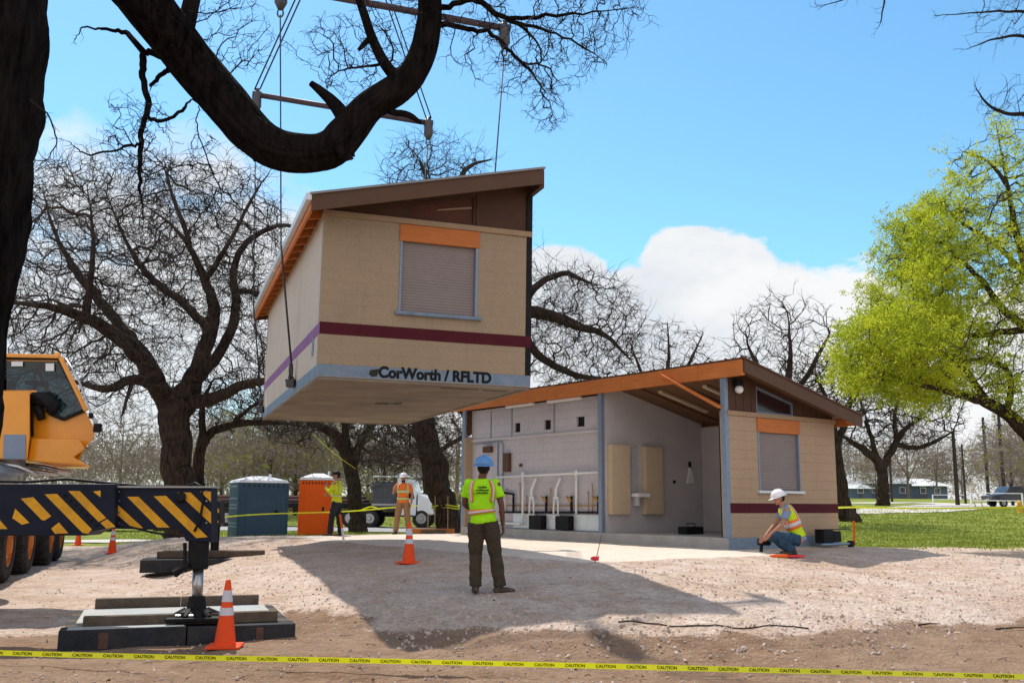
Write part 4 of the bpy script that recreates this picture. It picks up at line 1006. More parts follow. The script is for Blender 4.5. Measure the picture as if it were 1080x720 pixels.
env = [el(560, 40, LD, 100, 60, .8, 1.2), el(620, 20, LD, 70, 40, .7, 1), el(575, 100, LD, 30, 45, .4, .5), el(370, 60, LD, 60, 45, .6, .7), el(150, 150, LD, 40, 60, .6, .5), el(250, 30, LD, 50, 40, .6, .35), el(220, 190, LD, 50, 50, .5, .5), el(420, 30, LD, 60, 50, .6, .3)]
tr = grow_tree(lim, env, 2600, .06, .5, .085, tip=.0026, power=2.3, iters=80, jit=.5, seed=21)
tk, cr, tips = tree_meshes(tr, .012, (1, .12), .0022, 21, .8)
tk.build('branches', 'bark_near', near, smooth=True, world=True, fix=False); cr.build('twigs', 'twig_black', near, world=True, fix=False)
# the part of its crown above and behind the camera, which throws shade on the foreground
top = P(430, -110, LD)
lim = [[(top, .1), (top+Vector((.6, .3, .9)), .09), (top+Vector((2.2, .8, 1.6)), .07), (top+Vector((4.5, 1.4, 2.2)), .05)], [(top+Vector((0, 0, 0)), .09), (top+Vector((-.8, .5, 1.3)), .07), (top+Vector((-1.4, 1.0, 2.6)), .05)],
       [(b10+Vector((.6, .2, 7.0)), .3), (b10+Vector((.9, 2.0, 8.8)), .22), (b10+Vector((1.4, 4.5, 10.2)), .15), (b10+Vector((2.8, 7.0, 10.8)), .08)]]
env = [(tuple(top+Vector((3.5, 1.4, 2.6))), (4.2, 2.6, 1.0), 1), (tuple(b10+Vector((1.5, 5.5, 10.6))), (4.0, 3.6, 1.2), 1.2)]
tr = grow_tree(lim, env, 420, .25, 2.2, .4, tip=.010, jit=.5, seed=22)
tk, cr, tips = tree_meshes(tr, .03, (1, .4), .007, 22, 1); tk.build('upper_branches', 'bark_near', near, smooth=True, world=True, fix=False); cr.build('upper_twigs', 'twig_black', near, world=True, fix=False)

# --- far belt of trees, copies of four grown trees
protos = []
for k, (h, w, sd) in enumerate(((10, 4.5, 31), (12, 4.2, 32), (9, 5, 33), (10, 4.4, 34))):
    t0 = Vector((0, 0, 0)); lim = [[(t0, .20), (Vector((.1, 0, h*.22)), .15), (Vector((-.1, .2, h*.5)), .1), (Vector((.1, 0, h*.8)), .04)], [(Vector((0, 0, h*.2)), .12), (Vector((-w*.4, .3, h*.5)), .06)], [(Vector((0, 0, h*.25)), .12), (Vector((w*.45, -.3, h*.55)), .06)]]
    tr = grow_tree(lim, [((0, 0, h*.6), (w, w, h*.45), 1)], 1300, .5, 3.5, .66, tip=.020, jit=.4, seed=sd, up_bias=.2)
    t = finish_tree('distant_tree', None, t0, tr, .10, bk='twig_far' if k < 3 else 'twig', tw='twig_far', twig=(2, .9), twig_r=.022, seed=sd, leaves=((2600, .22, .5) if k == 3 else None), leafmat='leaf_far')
    t['category'] = 'tree'; protos.append(t)
rgt = random.Random(5); spots = []
for px in range(-60, 1180, 30):
    q = px+rgt.uniform(-9, 9); spots.append((q, rgt.uniform(100, 175), rgt.choice((0, 1, 2, 2, 0, 1)), rgt.uniform(.9, 1.35)))
for px, d, s_ in ((255, 80, .95), (285, 74, 1.0), (312, 78, 1.05), (338, 85, .9), (405, 88, .8), (232, 90, .8), (925, 150, .75), (985, 125, .8), (1068, 95, .85), (1100, 80, .9)): spots.append((px, d, 3, s_))
first = [True]*4
for px, d, k, s_ in spots:
    if 500 < px < 860: continue
    if 880 < px < 1060 and d < 150: d = 165+rgt.uniform(-5, 25)
    if k != 3 and d > 140: s_ *= .95
    o = protos[k] if first[k] else copy_tree(protos[k]); first[k] = False
    o.location = gp(px, d); o.rotation_euler.z = rgt.uniform(0, 6.28); o.scale = (s_, s_, s_*rgt.uniform(.85, 1.1))
    o['label'] = 'distant yellow-green leafing tree in the far belt beyond the park road' if k == 3 else 'distant bare grey-brown tree in the far belt behind the park'
    o['group'] = 'yellow-green trees of the far belt' if k == 3 else 'bare trees of the far belt'
for k in range(4):
    if first[k]:
        for c in list(protos[k].children): bpy.data.objects.remove(c)
        bpy.data.objects.remove(protos[k])
# woodland mass behind them
V = []; Fq = []; rw = random.Random(3)
for _ in range(120000):
    d = rw.uniform(190, 300); a = rw.uniform(-.85, .95); x = a*d
    hmax = 11.5+3.5*noise.noise(Vector((x*.05, d*.02, 0)))+2.5*noise.noise(Vector((x*.2, d*.05, 4)))
    z = G(x, d)+hmax*rw.random()**.75; s_ = rw.uniform(.25, .8); p = Vector((x, d, z)); k = len(V)
    u = Vector((rw.gauss(0, .5), rw.gauss(0, .5), rw.gauss(0, 1))).normalized(); w_ = u.orthogonal().normalized()*s_*.22
    V += [tuple(p-w_), tuple(p+w_), tuple(p+u*s_*1.6)]; Fq.append((k, k+1, k+2))
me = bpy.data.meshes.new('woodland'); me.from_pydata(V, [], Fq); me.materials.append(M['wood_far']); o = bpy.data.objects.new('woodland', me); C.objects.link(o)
tag(o, 'far grey-brown woodland closing the horizon behind the park', 'woodland', kind='stuff')
bush = MB(); rw = random.Random(9)
for _ in range(13000):
    px = rw.uniform(-80, 520); d = rw.uniform(84, 92); p = gp(px, d); hm = 1.3+.8*noise.noise(Vector((px*.03, 0, 0)))
    p.z += hm*rw.random()**.8; u = Vector((rw.gauss(0, 1), rw.gauss(0, 1), rw.gauss(0, 1))).normalized()*.32; w_ = u.orthogonal()*.45; bush.add([p-w_, p+w_, p+u], [(0, 1, 2)])
tag(bush.build('undergrowth', 'leaf_olive', fix=False), 'low olive undergrowth along the far side of the park road', 'undergrowth', kind='stuff')
# ------------------------------------------------------------------ crane
def clear_glass():
    b = NB('tinted_clear_glass'); g = b.n.new('ShaderNodeBsdfGlossy'); g.inputs[1].default_value = .03; t_ = b.n.new('ShaderNodeBsdfTransparent'); t_.inputs[0].default_value = (.42, .50, .52, 1)
    fz = b.n.new('ShaderNodeFresnel'); fz.inputs[0].default_value = 1.5; mx = b.n.new('ShaderNodeMixShader'); b.link(fz.outputs[0], mx.inputs[0]); b.link(t_.outputs[0], mx.inputs[1]); b.link(g.outputs[0], mx.inputs[2]); b.link(mx.outputs[0], b.out.inputs[0]); return b.m
M['clearglass'] = clear_glass()
def wheel(parent, c, r, w, axis, rim='rim', hub=.56, name='wheel'):
    """axis: unit vector of the axle pointing outwards; c = outer face centre"""
    ax = Vector(axis).normalized(); q = ax.to_track_quat('Z', 'Y').to_matrix()
    m = MB(); m.lathe([(r*.55, -w), (r*.9, -w), (r, -w*.85), (r, -w*.15), (r*.92, 0), (r*.62, .01), (r*.58, -.03), (r*.50, -w*.5)], c, 36, q)
    if r > .4:
        for k in range(26):
            a = 2*math.pi*k/26; e = (q @ Matrix.Rotation(a, 3, 'Z'))
            m.box(-.03, .03, -.02, .02, -w*.85, -w*.15, Matrix.Translation(Vector(c)+e @ Vector((r+.008, 0, 0))) @ e.to_4x4())
    t = m.build(name, 'rubber', parent, smooth=False)
    m = MB(); m.lathe([(r*hub, -.05), (r*hub*1.02, -.01), (r*hub*.93, -.005), (r*hub*.86, -.09), (r*.36, -.13), (r*.24, -.02), (r*.2, .03), (.01, .035)], c, 28, q); m.build('rim', rim, t, smooth=False)
    m = MB()
    for k in range(8):
        a = 2*math.pi*k/8; m.ball(Vector(c)+q @ Vector((r*.30*math.cos(a), r*.30*math.sin(a), -.06)), r*.035, 4)
    m.build('wheel_nuts', 'steel', t)
    return t
TB = Vector((-9.55, 18.9, 0)); TY = math.atan2(.95, 3.0)        # right flank line of the carrier
crane = thing('mobile_crane', 'orange-yellow mobile crane with navy carrier and hazard striped outrigger at the left edge', 'crane', TB, TY)
# carrier frame (local: x outwards to the right of the picture, y along the truck, away)
c = MB(); c.box(-2.75, -.15, -7.5, 8.0, 1.05, 1.72); c.build('chassis', 'navy', crane, bevel=.03)
c = MB(); c.box(-2.75, -.05, -7.5, 7.9, 1.722, 1.80); c.build('deck', 'plate', crane, bevel=.01)
c = MB()
for y0, y1 in ((-.9, 6.9),): c.box(-.75, -.02, y0, y1, 1.40, 1.46)
c.build('mudguard', 'navy', crane, bevel=.01)
for y in (.0, 2.5, 5.6): wheel(crane, (0, y, .68+G(*((crane.matrix_world @ Vector((0, y, 0))).xy))), .68, .42, (1, 0, 0))
for y in (-5.2, 7.4): wheel(crane, (0, y, .68+G(*((crane.matrix_world @ Vector((0, y, 0))).xy))), .68, .42, (1, 0, 0))
for y in (.0, 2.5, 5.6, -5.2, 7.4): wheel(crane, (-2.8, y, .68), .68, .42, (-1, 0, 0))
# superstructure: turntable and operator's cab with its nose to the right
CD = 15.0
def CP(px, py, off=0): return P(px, py, CD+off)
tt = MB(); q = P(-60, 497, CD+1.2); tt.lathe([(1.0, 0), (1.15, .05), (1.15, .28), (.9, .32)], (q.x, q.y, 1.82), 30); tt.build('turntable', 'steel', crane, world=True)
def plate(name, pts, m, off, th, bevel=.012, parent=crane):
    return MB().prism([CP(x, y, off) for x, y in pts], (-.44*th, .9*th, 0)).build(name, m, parent, world=True, bevel=bevel)
plate('cab_body', [(-75, 411), (38, 411), (52, 436), (67, 442), (89.5, 432), (100.5, 453), (99, 462), (89, 473), (84, 485), (97, 492), (60, 492), (28, 485), (-75, 485)], 'cab', .02, 1.15, .02)
plate('cab_roof', [(-75, 373), (0, 374), (62, 377.5), (66, 381), (-75, 379.5)], 'cab', .0, 1.19, .012)
plate('cab_back', [(-75, 379.6), (-30, 379.8), (-30, 411), (-75, 411)], 'cab', .03, 1.12, .01)
plate('side_box', [(-75, 411), (31.5, 412.5), (31.5, 461), (29, 484), (-75, 484)], 'cab', -.30, .318, .02)
plate('step_box', [(33, 462), (84, 463), (90, 473), (78, 482), (95, 491.5), (29, 486)], 'cab', -.16, .175, .02)
for off in (.03, 1.08): plate('side_window', [(-30, 380.3), (62, 381.5), (88.5, 431.5), (66.5, 441), (53, 435.5), (38.5, 411.5), (-30, 411.5)], 'clearglass', off, .006, 0)
pb = MB()
for off in (.02, 1.06):
    o_ = Vector((-.44*off, 0, 0)); pb.beam(CP(64, 379, off)+o_, CP(90, 432, off)+o_, .05, .05, (0, 1, 0))
pb.each('front_pillar', 'cab', crane, world=True)
sb_ = MB(); q = CP(12, 410, .6)+Vector((-.3, 0, 0)); sb_.cbox((q.x, q.y, q.z+.05), (.5, .5, .2)); sb_.cbox((q.x-.22, q.y, q.z+.35), (.14, .46, .6)); sb_.each('operator_seat', 'black', crane, world=True, bevel=.05)
sb_ = MB(); q = CP(48, 415, .5)+Vector((-.25, 0, 0)); sb_.tube([q-Vector((0, 0, .3)), q+Vector((.08, 0, .15))], .03, 8); sb_.cbox((q.x+.1, q.y, q.z+.16), (.2, .4, .06)); sb_.each('control_console', 'black', crane, world=True)
fr = MB()
for a, b in (((62, 378), (89.5, 432)), ((89.5, 432), (67, 442)), ((67, 442), (52, 436)), ((-70, 377), (62, 378))): fr.beam(CP(*a, -.01), CP(*b, -.01), .05, .05, (0, 1, 0))
fr.each('window_frame', 'black', crane, world=True, bevel=.01)
fr = MB(); fr.beam(CP(64, 377, -.03), CP(91, 433, -.03), .06, .06, (0, 1, 0)); fr.beam(CP(-75, 373, -.03), CP(63, 376, -.03), .06, .07, (0, 1, 0)); fr.each('roof_edge', 'cab', crane, world=True, bevel=.01)
fr = MB(); fr.beam(CP(-2, 378, -.012), CP(-2, 411, -.012), .16, .03, (0, 1, 0)); fr.build('door_pillar', 'black', crane, world=True)
for x0, x1, y0, y1, m_ in ((12, 24, 381, 386, 'whitepaint'), (48, 57, 383, 391, 'whitepaint')): plate('window_sticker', [(x0, y0), (x1, y0), (x1, y1), (x0, y1)], m_, -.002, .004, 0)
plate('grille_panel', [(4, 458), (27, 458), (27, 484), (3, 484)], 'galv', -.315, .012, .004)
# front glass of the nose, on the face that looks to the right
fg = MB(); a_, b_, c_, d_ = CP(67, 381, .12), CP(90, 431, .12), CP(90, 431, .12)+Vector((-.41, .84, 0)), CP(67, 381, .12)+Vector((-.41, .84, 0)); e_ = Vector((.012, 0, .006)); fg.prism([a_+e_*1.5, b_+e_*1.5, c_+e_*1.5, d_+e_*1.5], e_*.6); fg.build('windscreen', 'clearglass', crane, world=True)
st = MB()   # control column and seat seen as dark shapes against the glass
st.tube([CP(34, 420, -.05), CP(50, 421, -.05), CP(57, 428, -.05), CP(52, 436, -.05)], [.10, .13, .12, .06], 10); st.tube([CP(40, 428, -.04), CP(44, 442, -.04)], [.08, .06], 8); st.tube([CP(34, 416, -.06), CP(34, 460, -.06)], .022, 6)
st.each('door_latch', 'black', crane, smooth=True, world=True)
hr = MB(); hr.tube([CP(69, 378, .0), CP(82, 398, -.05), CP(92, 425, -.05), CP(101, 448, -.05), CP(102, 452, -.05)], .018, 6)
hr.tube([CP(105, 456, -.05), CP(102, 466, -.05), CP(95, 473, 0), CP(88, 472, 0)], .012, 6); hr.each('grab_rail', 'steel', crane, smooth=True, world=True)
mm = MB(); mm.cbox(CP(103, 451, -.1), (.11, .10, .14)); mm.cbox(CP(96, 438, -.1), (.06, .08, .09)); mm.each('work_lamp', 'black', crane, world=True, bevel=.02)
mm = MB(); mm.ball(CP(60, 375, .2), (.05, .05, .06), 8); mm.each('beacon', 'hazard', crane, world=True, smooth=True)
hs = MB()
for a in ((20, 489, .3, 75, 498), (-20, 492, .2, 60, 499), (0, 487, -.2, 40, 500)): hs.tube([CP(a[0], a[1], a[2]), CP((a[0]+a[3])/2, (a[1]+a[4])/2-1, a[2]-.1), CP(a[3], a[4]+1, a[2])], .035, 8)
hs.each('hose', 'steel', crane, smooth=True, world=True)
hs = MB(); hs.lathe([(.3, 0), (.34, .05), (.34, .4), (.1, .46)], tuple(CP(0, 502, .1)), 16); hs.build('swivel_drum', 'galv', crane, world=True)
# hazard striped outrigger
OD = 11.4
def O(px, py, off=0): return P(px, py, OD+off)
outr = [(-230, 509.5), (121, 510), (121, 556), (98, 559.5), (90, 564.5), (-230, 565)]
inn = [(100, 514), (222.5, 514.5), (223, 571.5), (196, 570.5), (190, 558), (100, 557)]
MB().prism([O(*p, -.10) for p in outr], (0, .42, 0)).build('outrigger_box', 'navy', crane, world=True, bevel=.012)
MB().prism([O(*p) for p in inn], (0, .26, 0)).build('outrigger_beam', 'navy', crane, world=True, bevel=.01)
MB().prism([O(118, 512, -.03), O(223.5, 512.5, -.03), O(223.5, 514.2, -.03), O(118, 514, -.03)], (0, .32, 0)).build('beam_cap', 'plate', crane, world=True)
def stripes(sts, off, name='hazard_stripe'):
    for p in sts: MB().prism([O(x, y, off) for x, y in p], (0, .0025, 0)).build(name, 'hazard', crane, world=True)
stripes([[(-12, 548), (-2, 546), (8, 557.5), (-12, 557.5)], [(16, 536), (22, 542), (31, 551), (23, 553), (13, 546)], [(22, 525.5), (35, 524), (54, 544), (47, 548.5), (44, 548)], [(54, 557), (62, 550.5), (72, 562), (58, 562.5)],
         [(47, 521), (60, 520.5), (97, 558), (93, 562.5), (87, 561.5)], [(72, 517.5), (84, 517.5), (112, 546), (104, 550)], [(106, 551), (113, 547), (121, 554), (121, 555.5), (112, 557)], [(98, 518), (106, 517), (106, 524)]], -.1035)
stripes([[(122, 530), (151, 556.5), (140, 556.5), (122, 541)], [(134, 523.5), (146, 523.5), (179, 556), (166, 556)], [(162, 523), (175, 522.5), (219, 566), (207, 567)], [(187, 519), (201, 519), (222.6, 540), (222.6, 552)], [(211, 518), (222.4, 518), (222.4, 529)]], -.0035)
MB().prism([O(x, y, -.018) for x, y in ((-30, 526), (10, 529), (16, 538), (10, 543), (-30, 545))], (0, .016, 0)).build('slide_bracket', 'black', crane, world=True)
mk = MB(); mk.tube([O(191, 523, -.04), O(191, 526, .02)], .055, 14); mk.build('beam_pin', 'black', crane, world=True)
bo = MB()
for k in range(7): q = O(68+k*5.6, 522+k*5.2, -.105); bo.tube([q, q-Vector((0, .02, 0))], .016, 8)
bo.each('bolt', 'black', crane, world=True)
jk = MB(); q0 = O(209, 570, .12); q1 = O(209, 600, .12); jk.tube([q0+Vector((0, 0, .3)), q1+Vector((0, 0, .02)), q1], [.115, .115, .10], 24); jk.build('jack_sleeve', 'black', crane, world=True, smooth=False, bevel=.004)
jr = MB(); q2 = O(208, 634, .12); jr.tube([q1, q2], .062, 24); jr.build('jack_rod', 'steel', crane, world=True, smooth=True)
jr = MB(); jr.tube([O(195, 572, .05), O(195, 603, .05)], .022, 8); jr.tube([O(199, 596, .0), O(184, 605, .0)], [.03, .045], 8); jr.each('jack_bracket', 'black', crane, world=True)
hs2 = MB()
hs2.tube([O(-40, 507, -.0), O(30, 508, .0), O(70, 505, .05), O(112, 509, .08), O(150, 512.5, .1), O(196, 513, .1)], .016, 8)
hs2.tube([O(196, 513, .1), O(206, 509, .1), O(213, 513, .02), O(214, 530, -.03), O(211, 548, -.03), O(205, 560, -.02)], .014, 8)
hs2.tube([O(120, 545, -.02), O(124, 552, -.05), O(160, 561, -.04), O(190, 566, -.03)], .012, 8)
hs2.each('hydraulic_hose', 'black', crane, smooth=True, world=True)
bb = MB()
for x in (126, 218):
    for y in (518, 528, 540, 551): q = O(x, y, -.002); bb.tube([q, q-Vector((0, .012, 0))], .010, 6)
bb.each('bolt', 'steel', crane, world=True)
# second, farther outrigger end with its own striped box
D2 = 21.6
sb = MB(); sb.prism([P(x, y, D2) for x, y in ((170, 527), (231, 528), (232, 552), (222, 560), (170, 558))], (0, .4, 0)); sb.build('outrigger_box', 'navy', crane, world=True, bevel=.01)
for p in (((222, 534), (226, 531), (231, 537), (231, 541)), ((221, 541), (231, 550), (228, 553), (221, 546))): MB().prism([P(x, y, D2-.004) for x, y in p], (0, .003, 0)).build('hazard_stripe', 'hazard', crane, world=True)
jr = MB(); jr.tube([P(228, 552, D2+.1), P(226, 583, D2+.1)], .09, 12); jr.build('jack_sleeve', 'black', crane, world=True)
rd = MB(); rd.tube([P(229, 548, D2-.3), P(223, 562, D2-.3)], .03, 8); rd.build('red_hose', 'flag', crane, world=True)
ft = MB(); ft.box(-.3, .3, -.25, .25, 0, .06); g_ = P(226, 584, D2+.1)
ft.map(lambda p: p+g_); ft.build('jack_foot', 'black', crane, world=True, bevel=.01)

# ------------------------------------------------------------------ timber mats under the jacks
gz = min(G(x, 11.3) for x in (-4.6, -3.4, -2.5))
mats = thing('timber_mat', 'stack of dark timber mats and a pale plate under the near outrigger jack', 'timber mats', (-3.95, 12.07, gz), R(20))
g0 = 0
def gmat(name, x0, x1, y0, y1, z0, z1, m, bev=.008): return MB().box(x0, x1, y0, y1, z0, z1).build(name, m, mats, bevel=bev)
gmat('bottom_mat', -1.28, .02, -.95, -.62, -.05, .205, 'woodmat_dark'); gmat('bottom_mat', .035, 1.22, -.95, -.62, -.05, .195, 'woodmat_dark')
for k in range(6): gmat('bottom_mat', -1.26, 1.20, -.61+k*.31, -.61+k*.31+.29, -.05, .19, 'woodmat_dark' if k % 2 else 'woodmat')
gmat('edge_timber', -1.06, .0, -.72, -.58, .208, .315, 'woodmat'); gmat('edge_timber', .008, 1.04, -.72, -.58, .198, .315, 'woodmat')
gmat('pale_plate', -1.14, 1.04, -.575, .86, .192, .24, 'plate'); gmat('rear_timber', -1.02, .0, .88, 1.0, .19, .36, 'woodmat'); gmat('rear_timber', .006, .98, .88, 1.0, .19, .36, 'woodmat')
gmat('strap_plate', -.88, -.78, -.956, -.951, .0, .17, 'rust', .001); gmat('strap_plate', .78, .86, -.956, -.951, .02, .17, 'rust', .001)
gmat('white_edging', -1.2, .0, -.94, -.73, .206, .214, 'plate', .001)
ftz = gz+.24; jf = thing('jack_foot', 'black steel foot pad of the outrigger jack on the pale plate', 'jack foot', (q2.x+.02, q2.y-.02, ftz), R(14))
m = MB(); m.box(-.33, .33, -.24, .24, 0, .045); m.build('foot_plate', 'black', jf, bevel=.01)
m = MB(); m.lathe([(.2, .045), (.19, .09), (.11, .13), (.09, q2.z-ftz+.06), (.02, q2.z-ftz+.07)], (-.02, .05, 0), 20); m.build('foot_socket', 'black', jf, smooth=False)
m = MB()
for k in range(6): a = k*1.05; m.tube([(.12*math.cos(a)-.02, .12*math.sin(a)+.05, .12), (.27*math.cos(a), .22*math.sin(a), .046)], [.022, .03], 6)
m.each('foot_rib', 'black', jf)
m = MB(); m.box(-.24, -.17, -.16, -.06, .046, .075); m.box(-.09, -.03, -.2, -.1, .046, .08); m.each('chain_shackle', 'steel', jf, bevel=.01)
q = gh(218, 595); m2 = thing('timber_mat', 'smaller dark timber mats under the farther outrigger near the toilets', 'timber mats', (q.x, q.y+.3, q.z-.05), R(17))
for k, (x0, x1, y0, y1, z0, z1) in enumerate(((-1.4, 1.25, -.45, -.15, 0, .16), (-1.38, 1.22, -.12, .18, 0, .17), (-1.35, 1.2, .2, .5, 0, .17), (-1.1, 1.1, -.05, .15, .175, .31), (-1.05, 1.12, .18, .36, .175, .31))):
    MB().box(x0, x1, y0, y1, z0-(.10 if k < 3 else .0), z1).build('mat_timber', 'woodmat' if k > 2 else 'woodmat_dark', m2, bevel=.01)
# ------------------------------------------------------------------ cones
def cone(px, py, label, base='cone', d=None):
    q = gh(px, py) if d is None else gp(px, d); t = thing('traffic_cone', label, 'traffic cone', q, random.random(), 'orange traffic cones')
    m = MB(); m.lathe([(.13, .03), (.116, .035), (.112, .06), (.03, .69), (.022, .71)], (0, 0, 0), 24); m.build('cone_body', 'cone', t, smooth=False)
    rc = lambda z: .112-(z-.06)*.082/.63
    for z0, z1 in ((.34, .42), (.48, .60)):
        m = MB(); m.lathe([(rc(z0)+.003+.018*(.34 < 0), z0), (rc(z1)+.003, z1)], (0, 0, 0), 24); m.build('reflective_band', 'reflect', t)
    m = MB(); m.box(-.18, .18, -.18, .18, 0, .03); m.build('base', base, t, bevel=.01)
    return t
cone(237, 683, 'near orange cone with two silver bands in front of the timber mats', 'cone')
cone(431, 594, 'orange cone standing in the shade in the middle of the gravel pad')
cone(118, 583, 'small far orange cone on the gravel below the striped outrigger beam')
cone(82, 575, 'farthest orange cone, half hidden under the outrigger beam at left')
# ------------------------------------------------------------------ stakes, flag, hose, tapes
def stake(px, py, h, label, m1='stake', m2='stake_orange', w=.045, lean=0, k=.5):
    q = gh(px, py); t = thing('survey_stake', label, 'stake', q)
    MB().beam((0, 0, -.05), (lean*k, 0, h*k), w, w*.5, (0, 1, 0)).build('lower_stake', m2, t); MB().beam((lean*k, 0, h*k+.001), (lean, 0, h), w, w*.5, (0, 1, 0)).build('upper_stake', m1, t)
    return t
t = stake(901, 575, 1.25, 'tall stake painted orange at its foot on the lawn edge right of the building', 'pole', 'stake_orange', .06, .03, .62)
m = MB(); m.box(-.10, .12, -.05, .05, .85, 1.22); m.build('stake_cap', 'pole', t, bevel=.03)
stake(451, 562, .95, 'grey wooden stake standing left of the taped oak trunk', 'stake', 'stake', .07)
t = stake(363, 571, .62, 'short orange and white stake beside the worker in the yellow jacket', 'stake_orange', 'whitepaint', .05, -.12)
q = gh(628, 593); fl = thing('marker_flag', 'little pink marker flag on a thin leaning rod in the gravel', 'flag', q)
MB().tube([(0, 0, 0), (.10, 0, .42)], .006, 6).build('rod', 'rust', fl); m = MB(); m.ball((-.01, 0, .06), (.07, .05, .035), 8); m.prism([(-.01, -.01, .05), (.06, -.01, .11), (.05, -.01, .02)], (0, .02, 0)); m.each('flag_cloth', 'flag', fl)
hp = []
for px, py in ((652, 657), (665, 656), (690, 659), (720, 662), (760, 661), (800, 663), (830, 660), (853, 663)):
    q = gh(px, py); q.z += .02; hp.append((q, .018))
hp = resample(smooth_poly(hp, 2), .15); m = MB(); m.tube([Vector((p.x, p.y, G(p.x, p.y)+.008)) for p, _ in hp], .008, 6); o = m.build('hose', 'pole', smooth=True)
org = hp[0][0].copy(); o.data.transform(Matrix.Translation(-org)); o.location = org; tag(o, 'thin black hose lying along the dirt at the foot of the gravel pad', 'hose')
for k, (px, py, l) in enumerate(((965, 661, .35), (1050, 664, .5))):
    q = gh(px, py); m = MB(); m.tube([(0, 0, .01), (l*.5, .02, .03), (l, .1, .02)], [.012, .01, .005], 5); o = m.build('twig', 'twig', None, smooth=True); o.location = q
    tag(o, ('short straight fallen twig on the brown dirt' if k == 0 else 'longer bent fallen twig on the dirt nearer the right edge'), 'twig')
M['tape_ink'] = mat('tape_ink', (.055, .06, .012), .6, .2, 10, 0, 60)
def tape_mat(name):
    b = NB(name); b.bsdf.inputs['Base Color'].default_value = (.72, .74, .015, 1); b.bsdf.inputs['Roughness'].default_value = .4
    tr_ = b.n.new('ShaderNodeBsdfTranslucent'); tr_.inputs[0].default_value = (.72, .74, .015, 1); mx = b.n.new('ShaderNodeMixShader'); mx.inputs[0].default_value = .35
    b.link(b.bsdf.outputs[0], mx.inputs[1]); b.link(tr_.outputs[0], mx.inputs[2]); b.link(mx.outputs[0], b.out.inputs[0])
    n = b.noise(b.obj(), 3, 4); b.bump(n, .3, .02); return b.m
M['tape'] = tape_mat('yellow_tape')
def ribbon(name, pts, w, m, parent=None, twist=0, tilt=.0, wav=0):
    rs = resample(smooth_poly([(p, 0) for p in pts], 2), .08); V = []; Fq = []
    for i, (p, _) in enumerate(rs):
        a = tilt+twist*math.sin(i*.045)+wav*noise.noise(Vector((i*.02, 3, 1))); p = p+Vector((0, .03, .03))*noise.noise(Vector((i*.013, 9, 1)))*(wav > 0); u = Vector((0, math.sin(a), math.cos(a)))*w/2; V += [tuple(p-u), tuple(p+u)]
    for i in range(len(rs)-1): Fq.append((2*i, 2*i+2, 2*i+3, 2*i+1))
    me = bpy.data.meshes.new(name); me.from_pydata(V, [], Fq); me.materials.append(M[m]); me.shade_smooth(); o = bpy.data.objects.new(name, me); C.objects.link(o)
    if parent: o.parent = parent
    return o, rs
tp_pts = [P(-160, 683, 9.9), P(0, 686.5, 9.8), P(180, 690, 9.6), P(360, 694, 9.5), P(540, 700, 9.4), P(720, 705, 9.35), P(900, 709, 9.3), P(1080, 713, 9.25), P(1220, 716, 9.2)]
org = tp_pts[4].copy(); tape = thing('barrier_tape', 'yellow barrier tape with black lettering stretched low across the whole foreground', 'barrier tape', org)
o, rs = ribbon('tape_strip', [p-org for p in tp_pts], .050, 'tape', tape, wav=1.7, tilt=.15)
lm = text_mesh('CAUTION', .038, .0004, .001); wmax = max(p[0] for p in lm.V)
def place_text(i0, scale=1):
    m = MB(); n = len(rs)
    def f(v):
        s_ = (v.x)/.08+i0; i = min(n-2, max(0, int(s_))); a, b = rs[i][0], rs[i+1][0]; base = a.lerp(b, s_-i)+Vector((0, .03, .03))*noise.noise(Vector((s_*.013, 9, 1)))
        an = .15+1.7*noise.noise(Vector((s_*.02, 3, 1))); u = Vector((0, math.sin(an), math.cos(an))); nn = Vector((0, -math.cos(an), math.sin(an)))
        return base+u*(v.y-.013)+nn*.003
    m.V = [tuple(f(Vector((v[0]*1.1, v[1], 0)))) for v in lm.V]; m.F = list(lm.F); m.K = [(0, 0)]
    return m.build('caution_lettering', 'tape_ink', tape, fix=False)
i = 3
while i*.08 < len(rs)*.08-.5: place_text(i); i += (wmax*1.1+.10)/.08
# tape farther back between the toilets and the taped oak
def far_tape(pts, label, w=.048):
    org = pts[0].copy(); o, _ = ribbon('barrier_tape', [p-org for p in pts], w, 'tape', None, twist=.5); o.location = org; tag(o, label, 'barrier tape'); return o
far_tape([P(225, 546, 33), P(262, 542.5, 34.3), P(300, 541, 34.5), P(345, 540, 34.5), P(383, 538, 34.6), P(405, 535.5, 34.8), P(440, 533, 35)], 'far yellow tape running past the blue and orange toilets to the taped oak')
far_tape([P(380, 538, 34.5), P(392, 533, 34.5), P(400, 537, 34.5)], 'short knotted end of yellow tape fluttering left of the worker in orange')
far_tape([P(884, 535, 26), P(901, 534.5, 27.3), P(960, 536, 28), P(1030, 535.5, 28), P(1120, 534, 28)], 'far yellow tape across the lawn right of the standing building', .05)
far_tape([P(330, 458, 35), P(352, 478, 35), P(375, 494, 35)], 'thin slack pale yellow line hanging between the oaks', .014)
rg_ = MB(); D = 36
for z in (533, 535.5): 
    c0 = P(470, z, D); rg_.tube([c0+Vector((math.cos(a)*.50, math.sin(a)*.50, .03*math.sin(a*3))) for a in np.linspace(0, 6.283, 25)], .03, 4)
o = rg_.build('barrier_tape', 'tape', smooth=True); tag(o, 'yellow tape wound around the thick oak trunk', 'barrier tape')
q = gp(457, 34.6, .12); bd = thing('timber_board', 'orange-brown boards lying at the foot of the taped oak', 'boards', q)
MB().box(-.75, .75, -.15, .15, -.1, .08).build('board', 'glulam', bd, bevel=.01); MB().box(-.35, .45, -.6, -.2, -.1, .05).build('board', 'woodmat', bd, bevel=.01)
mb_ = MB()
